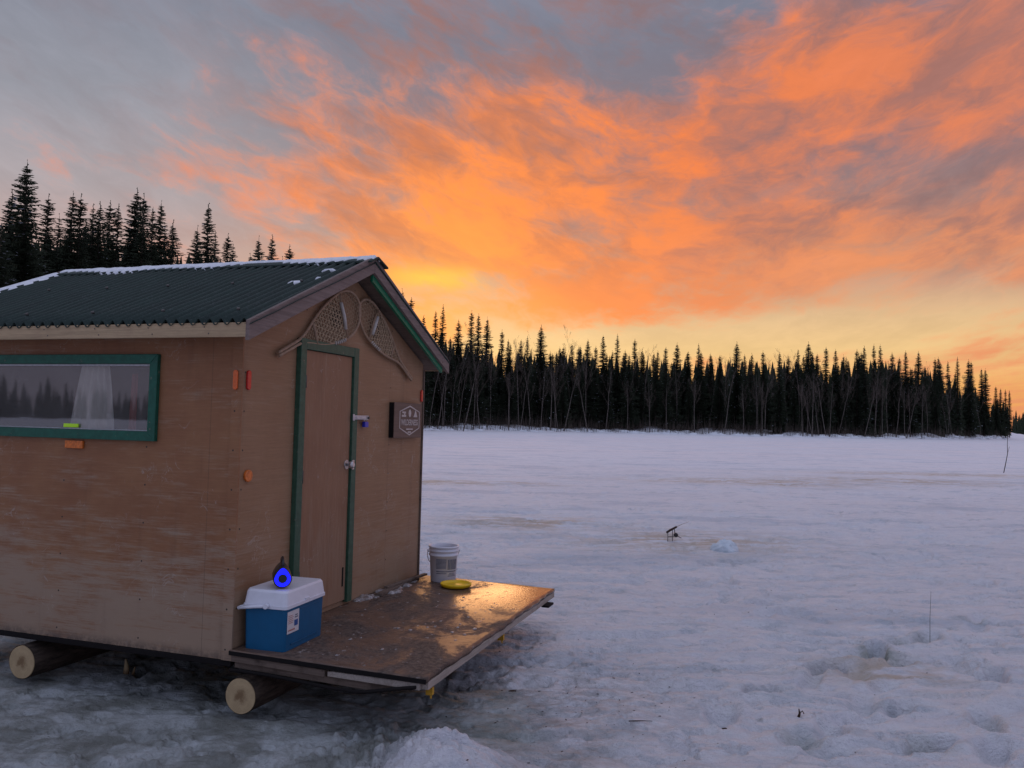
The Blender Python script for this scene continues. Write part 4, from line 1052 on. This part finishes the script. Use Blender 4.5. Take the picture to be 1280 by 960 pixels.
# ------------------------------------------------------------------ trees
def spruce_mesh(H, wid, seed, dens=1., club=False, snow=.02, low=.06):
    """crown of layered drooping sprays; returns (crown mesh, trunk mesh); unit metres"""
    rg = random.Random(seed); V = []; F = []; MI = []
    def tri(*ps, mi=0):
        b_ = len(V); V.extend(ps); F.append(tuple(range(b_, b_+len(ps)))); MI.append(mi)
    z = low*H; lvl = 0
    wob = [rg.uniform(.72, 1.2) for _ in range(30)]
    while z < H*.985:
        s = (z/H-low)/(1-low)
        prof = ((1-s)**.72)*1.08*(.6+.4*min(1, s*6+.25))*min(1, .35+(1-s)*9)
        if club and .86 < s < .96: prof = max(prof, .19)
        rad_ = wid*prof*wob[int(s*29)]
        nb = max(6, int((9 if s < .8 else 7)*dens)); a0_ = rg.uniform(0, 6.28)
        for k in range(nb):
            a = a0_+6.283*k/nb+rg.uniform(-.35, .35); L_ = rad_*rg.uniform(.55, 1.22)+.06
            if rg.random() < .07: continue
            dr = rg.uniform(.15, .70)*(1-.55*s)-.06*s; cx_, sy_ = math.cos(a), math.sin(a)
            nseg = max(2, min(6, int(L_/.28)+1)); z_ = z+rg.uniform(-.16, .16); prev = Vector((0, 0, z_))
            up_ = .22 if s > .8 else .0
            for q in range(nseg):
                f0, f1 = q/nseg, (q+1)/nseg
                p1 = Vector((cx_*L_*f1, sy_*L_*f1, z_-dr*L_*f1+.22*L_*f1*f1*dr*2+up_*L_*f1))
                wd_ = (.22+.20*L_)*(1-f1*.65)*rg.uniform(.7, 1.25)
                sd = Vector((-sy_, cx_, 0))
                for sg_ in (-1, 1):
                    tip = p1+sd*sg_*wd_+Vector((cx_, sy_, 0))*wd_*.55-Vector((0, 0, wd_*rg.uniform(.15, .55)))
                    mid_ = prev*.5+p1*.5
                    tri(prev, mid_-Vector((0, 0, .04)), tip, p1, mi=1 if rg.random() < snow else 0)
                # hanging twiglets
                tri(prev, p1, (prev+p1)*.5+Vector((rg.uniform(-.05, .05), rg.uniform(-.05, .05), -wd_*rg.uniform(.5, 1.1))))
                prev = p1
            tri(prev, prev+Vector((cx_*.12+.03*sy_, sy_*.12-.03*cx_, -.03)), prev+Vector((-.04*sy_, .04*cx_, -.05)))
        z += H*(.0112 if s < .75 else .0100)/dens**.5*rg.uniform(.75, 1.25); lvl += 1
    # leader
    for k in range(5):
        a = rg.uniform(0, 6.28); zz = H*(.965+.009*k); tri(Vector((0, 0, zz)), Vector((math.cos(a)*.10, math.sin(a)*.10, zz+.14)), Vector((0, 0, zz+.22)))
    me_ = bpy.data.meshes.new('crown'); me_.from_pydata([tuple(p) for p in V], [], F)
    me_.materials.append(M_fol); me_.materials.append(M_tsnow); me_.polygons.foreach_set('material_index', MI); me_.update()
    tb = MB(); tb.tube([(0, 0, -.6), (0, 0, H*.3), (.02, 0, H*.7), (0, 0, H)], [H*.010, H*.008, H*.004, .012], 7)
    tm = bpy.data.meshes.new('trunk'); tm.from_pydata(tb.v, [], tb.f); tm.materials.append(M_tbark); tm.polygons.foreach_set('use_smooth', tb.sm); tm.update()
    return me_, tm
H0 = 18.
SPR = [spruce_mesh(H0, wd_, 100+k, dn_, cb, sn, lo) for k, (wd_, dn_, cb, sn, lo) in enumerate((
    (2.2, 1.0, False, .012, .05), (1.8, 1.0, True, .006, .10), (2.6, 1.1, False, .030, .03), (1.45, .95, False, .004, .14), (2.0, 1.05, False, .018, .05), (2.35, 1.0, False, .02, .04), (1.65, .95, False, .008, .12)))]
def tree_at(px, top, kind, label, group, dr=0, sx_=1., name='spruce_tree'):
    """a spruce on the shore, in the direction of photo column px, whose height gives its tip the given row"""
    q, D = azdir(px); r_ = shore(px)+4+dr
    x, y = q.x*r_, q.y*r_; z = gz(x, y)
    DD = Fv+X2*((px-640)/FPX)-U2*((top-480)/FPX); tt = r_/math.hypot(DD.x, DD.y); H_ = CAM_H+DD.z*tt-z
    k = max(.15, H_/H0); s_xy = (k**.6)*sx_*1.12
    M_ = Matrix.Translation((x, y, z)) @ Matrix.Rotation(random.uniform(0, 6.28), 4, 'Z') @ Matrix.Diagonal((s_xy, s_xy, k, 1))
    root = empty(name, M_, label, 'tree', group)
    for nm, mm in zip(('crown', 'trunk'), SPR[kind]):
        o_ = bpy.data.objects.new(nm, mm); COL.objects.link(o_); o_.parent = root
    return root
GL, GR = 'spruces rising behind the hut roof', 'spruces along the far shore'
LEFT = [(18,200,2,'tallest dark spruce at the left edge above the hut roof'),(1,238,0,'dark spruce cut by the left edge beside the tallest one'),(47,243,1,None),(62,268,3,None),(78,240,4,None),(88,243,1,None),(104,256,3,None),(113,253,0,None),(126,252,1,None),(136,256,6,None),(159,236,2,'tall bushy spruce in the middle of the group behind the roof'),(168,243,1,None),(180,260,6,None),(190,252,4,None),(206,276,0,'shorter spruce ending the left group before the gap'),
 (237,283,0,'left spruce of the small clump above the roof, right of the gap'),(250,255,4,'tallest spruce of the small clump above the roof, right of the gap'),(260,290,3,None),(276,293,1,'slim spruce tip right of the small clump behind the roof'),(283,305,3,None),(305,318,6,None),(315,296,0,'left one of two lone spruce tips above the roof ridge'),(332,295,4,'right one of two lone spruce tips above the roof ridge'),(346,322,3,None),(354,307,1,'last small spruce tip above the roof near the ridge end')]
for px, ty, kd, lab in LEFT:
    r_ = tree_at(px, ty, kd, lab or 'dark narrow spruce in the row rising behind the hut roof', GL, random.uniform(0, 6), 1.0 if px not in (18, 159) else 1.1)
for k in range(40):
    px = random.uniform(-60, 215) if k < 30 else random.uniform(228, 470)
    ty = np.interp(px, [0, 200, 250, 355, 500], [272, 292, 308, 330, 380])+random.uniform(-8, 30)
    tree_at(px, ty, random.randrange(7), 'low dark spruce filling the row behind the hut roof', GL+', shorter ones', random.uniform(2, 14))
RIGHT = [(498,362),(510,372),(526,395),(541,389),(550,382),(570,400),(586,389),(595,393),(606,397),(625,413),(633,425),(649,425),(657,421),(674,407),(689,442),(713,430),(733,424),(743,433),(752,419),(764,439),(770,418),(780,438),(792,424),(803,442),(816,441),(831,434),(845,429),(858,442),(872,430),(887,442),(899,444),(920,428),(939,442),(953,439),(974,441),(997,437),(1010,428),(1021,442),(1032,434),(1044,437),(1054,444),(1071,437),(1080,433),(1092,431),(1100,431),(1115,441),(1124,447),(1132,439),(1148,439),(1169,448),(1173,447),(1185,452),(1197,447),(1211,450),(1214,452),(1227,461),(1232,461),(1245,483),(1251,486),(1257,487),(1262,488)]
SPEC = {550: 'tall spruce just right of the hut eave, pointed and narrow', 586: 'tallest pointed spruce at the left end of the far shore', 674: 'tall open topped spruce standing above the far treeline, left of middle', 770: 'slim spruce with a thin tip above the middle treeline', 920: 'bushy topped spruce standing alone above the far treeline', 1010: 'broad topped spruce above the right half of the far treeline', 1262: 'last small spruce at the right end of the far treeline'}
def stretch(px): return 'between the hut and the fishing rod' if px < 800 else ('in the middle stretch, above the snow mound' if px < 1000 else 'in the right-hand stretch')
for k, (px, ty) in enumerate(RIGHT):
    kd = [0, 1, 4, 6, 3, 5, 1, 4][k % 8]
    if px in (920, 1010, 845, 674): kd = 2
    tree_at(px, ty, kd, SPEC.get(px, 'spruce whose pointed tip breaks the far treeline '+stretch(px)), GR, random.uniform(0, 10), 1.0 if px in (674, 920, 1010) else .95)
for k in range(150):
    px = random.uniform(520, 1250)
    ty = np.interp(px, [530, 620, 800, 1000, 1100, 1180, 1250], [408, 430, 440, 444, 442, 455, 492])+random.uniform(-4, 40)
    tree_at(px, ty, random.randrange(7), 'lower dark spruce filling the far treeline '+stretch(px), GR, random.uniform(0, 16))
# bare birches and poplars
def birch_mesh(seed, H=15., lean=.0, twist=1.):
    rg = random.Random(seed); tb = MB(); tw = MB()
    def grow(p, dirv, L_, r_, dep):
        pts = [p]; rad_ = [r_]; dv = dirv.copy(); n_ = 5 if dep == 0 else 3
        for k in range(n_):
            dv = (dv+Vector((rg.uniform(-1, 1), rg.uniform(-1, 1), rg.uniform(-.1, .5)))*(.07 if dep == 0 else .16)*twist).normalized()
            pts.append(pts[-1]+dv*L_/n_); rad_.append(r_*(1-(k+1)/n_*(.8 if dep == 0 else .7)))
        (tb if dep == 0 else tw).tube(pts, rad_, 6 if dep == 0 else 3, cap=False)
        if dep < 3:
            nb = (9, 6, 4)[dep]
            for k in range(nb):
                s = rg.uniform(.38 if dep == 0 else .25, 1.); i_ = min(n_-1, int(s*n_)); q = pts[i_].lerp(pts[i_+1], s*n_-i_ if s < 1 else 1)
                a = rg.uniform(0, 6.28); up_ = rg.uniform(.7, 1.5)
                nd = (Vector((math.cos(a), math.sin(a), 0))*.6+Vector((0, 0, up_))*.7+dv*.4).normalized()
                grow(q, nd, L_*rg.uniform(.22, .42)*(1.15-s*.4), max(.015, r_*(1-s*.75)*.42), dep+1)
    grow(Vector((0, 0, -.3)), Vector((lean, 0, 1)).normalized(), H, .10, 0)
    out = []
    for nm, q, mt in (('trunk', tb, M_birch), ('crown', tw, M_twig)):
        mm = bpy.data.meshes.new(nm); mm.from_pydata(q.v, [], q.f); mm.materials.append(mt); mm.polygons.foreach_set('use_smooth', q.sm); mm.update(); out.append(mm)
    return out
BIR = [birch_mesh(300+k, 14, ln_, 1.+.5*(k % 2)) for k, ln_ in enumerate((.02, .16, -.1, .05, .28))]
BP = [(572, 1, -9), (579, 4, -12), (592, 0, -8), (600, 1, -10), (553, 3, -6), (636, 0, -8), (650, 1, -6), (662, 3, -7), (676, 2, -9), (688, 0, -9), (698, 1, -8), (705, 4, -7), (637, 3, 2), (648, 2, 4), (692, 1, 3), (700, 0, 5), (757, 1, -6), (785, 0, -7), (812, 2, -8), (834, 3, -5), (868, 0, -6), (905, 1, -7), (930, 2, -8), (953, 0, -9), (957, 3, -8), (972, 1, 4), (1003, 0, -9), (1010, 2, -8), (1015, 0, -9), (1024, 1, -9), (1033, 4, -10), (1037, 2, -9), (1080, 4, -8), (1074, 0, 5), (1090, 1, 8), (1084, 2, 7), (1103, 0, -7), (1110, 3, 6), (1120, 1, -6), (1133, 4, -8), (1131, 0, -9), (1138, 2, -7), (1152, 0, -9), (1160, 2, -8), (1175, 3, 4), (905, 0, 5), (970, 3, 6), (1052, 2, 6)]
for k in range(26): BP.append((random.uniform(560, 1240), random.randrange(5), random.uniform(2, 8)))
for k in range(9): BP.append((random.choice((560, 640, 700, 860, 960, 1030, 1110, 1190))+random.gauss(0, 14), random.randrange(5), random.uniform(-9, -4)))
for px, kd, dr in BP:
    q, D = azdir(px); r_ = shore(px)+4+dr*.5; x, y = q.x*r_, q.y*r_; z = gz(x, y); s_ = random.uniform(.75, 1.0)*(1.25 if dr > 0 else 1.0)
    M_ = Matrix.Translation((x, y, z)) @ Matrix.Rotation(random.uniform(-.5, .5), 4, 'Z') @ Matrix.Diagonal((s_*(1 if random.random() < .6 else -1), s_, s_, 1))
    root = empty('birch_tree', M_, 'bare pale trunked birch at the edge of the far forest' if dr <= 0 else 'leafless tree whose fine twigs rise above the far spruces', 'tree', 'bare birches on the far shore, front row' if dr <= 0 else 'bare crowns above the far spruces')
    for mm in BIR[kd]: o_ = bpy.data.objects.new(mm.name.split('.')[0], mm); COL.objects.link(o_); o_.parent = root

# forest mass behind the front rows, far wooded shore, and the wood behind the viewer (seen in the hut window)
def lowspruce(rg):
    V = []; F = []
    for k in range(9):
        s = k/9; z0_ = (.04+.90*s); r_ = .115*(1-s)**.85+.006; n_ = 7; a0_ = rg.uniform(0, 6)
        b_ = len(V); V.append((0, 0, z0_+.16))
        for q in range(n_*2):
            a = a0_+math.pi*q/n_; rr_ = r_*(1.25 if q % 2 else .62)*rg.uniform(.8, 1.2); V.append((math.cos(a)*rr_, math.sin(a)*rr_, z0_-.02*(q % 2)))
        for q in range(n_*2): F.append((b_, b_+1+q, b_+1+(q+1) % (n_*2)))
    return np.array(V), F
LOW = [lowspruce(random.Random(500+k)) for k in range(5)]
def mass(name, pts, label, cat='forest'):
    V = []; F = []; off = 0
    for (x, y, z, H_) in pts:
        v_, f_ = random.choice(LOW); a = random.uniform(0, 6.28); c_, s_ = math.cos(a), math.sin(a)
        q = np.stack([(v_[:, 0]*c_-v_[:, 1]*s_)*H_+x, (v_[:, 0]*s_+v_[:, 1]*c_)*H_+y, v_[:, 2]*H_+z], 1)
        V.append(q); F += [tuple(i_+off for i_ in f) for f in f_]; off += len(q)
    me_ = bpy.data.meshes.new(name); me_.from_pydata(np.vstack(V).tolist(), [], F); me_.materials.append(M_fol); me_.update()
    o_ = bpy.data.objects.new(name, me_); COL.objects.link(o_); tag(o_, label, cat, kind='stuff'); return o_
pts = []
for k in range(1500):
    px = random.uniform(-380, 1262); dr = 8+abs(random.gauss(0, 1))*22
    q, D = azdir(px); r_ = shore(px)+4+dr; x, y = q.x*r_, q.y*r_
    tip = np.interp(px, [-400, 0, 200, 250, 355, 500, 530, 620, 800, 1000, 1100, 1180, 1250, 1265], [300, 292, 305, 318, 336, 385, 424, 440, 452, 456, 454, 468, 504, 514])+random.uniform(-12, 24)
    DD = Fv+X2*((px-640)/FPX)-U2*((tip-480)/FPX); z = gz(x, y); H_ = (CAM_H+DD.z*r_/math.hypot(DD.x, DD.y)-z)
    if H_ > 2: pts.append((x, y, z-.5, H_*.97))
mass('dense_forest', pts, 'dense dark spruce forest behind the first rows of shore trees')
pts = []
for k in range(420):
    a = R(random.uniform(31.5, 48)); r_ = random.uniform(640, 760); pts.append((math.sin(a)*r_, math.cos(a)*r_, -.3, random.uniform(9, 17)*(1+.4*(r_ > 700))))
mass('distant_forest', pts, 'low distant wooded shore at the far right beyond the lake')
pts = []
for k in range(900):
    a = R(random.uniform(-170, -75)); r_ = random.uniform(260, 330)-40*math.cos((a+2)*3); pts.append((math.sin(a)*r_, math.cos(a)*r_, -.3, random.uniform(5, 9.5)*(.8+.5*abs(math.sin(a*9)))))
mass('opposite_forest', pts, 'dark forest edge behind the viewer, mirrored in the hut window')
# brush and half-buried saplings on the bank
b = MB()
for k in range(4200):
    px = random.uniform(500, 1262); q, D = azdir(px); r_ = shore(px)+random.uniform(-1.2, 6); x, y = q.x*r_, q.y*r_; z = gz(x, y)
    h_ = random.uniform(.5, 2.6)*(1 if random.random() < .8 else 1.8); a = random.uniform(0, 6.28); le = random.uniform(0, .7)
    p0 = Vector((x, y, z-.1)); p1 = p0+Vector((math.cos(a)*le*.4, math.sin(a)*le*.4, h_*.6)); p2 = p0+Vector((math.cos(a)*le, math.sin(a)*le, h_))
    b.tube([p0, p1, p2], [.022, .014, .006], 3, cap=False)
tag(b.build('shore_brush', M_twig), 'tangled bare brush along the snowy far bank', 'brush', kind='stuff')
b = MB()
for k in range(260):
    px = random.uniform(515, 1255); q, D = azdir(px); r_ = shore(px)+random.uniform(-1.5, 3.5); x, y = q.x*r_, q.y*r_; z = gz(x, y)
    s_ = random.uniform(.25, .9); vs, fs = lump(x, y, z-.1, s_*1.6, s_, s_*.55, k % 17, 9, 4, .4); b.add(vs, fs, 0, True)
tag(b.build('bank_snow', M_snow), 'lumpy snow drifts over brush on the far bank', 'snow', kind='stuff')
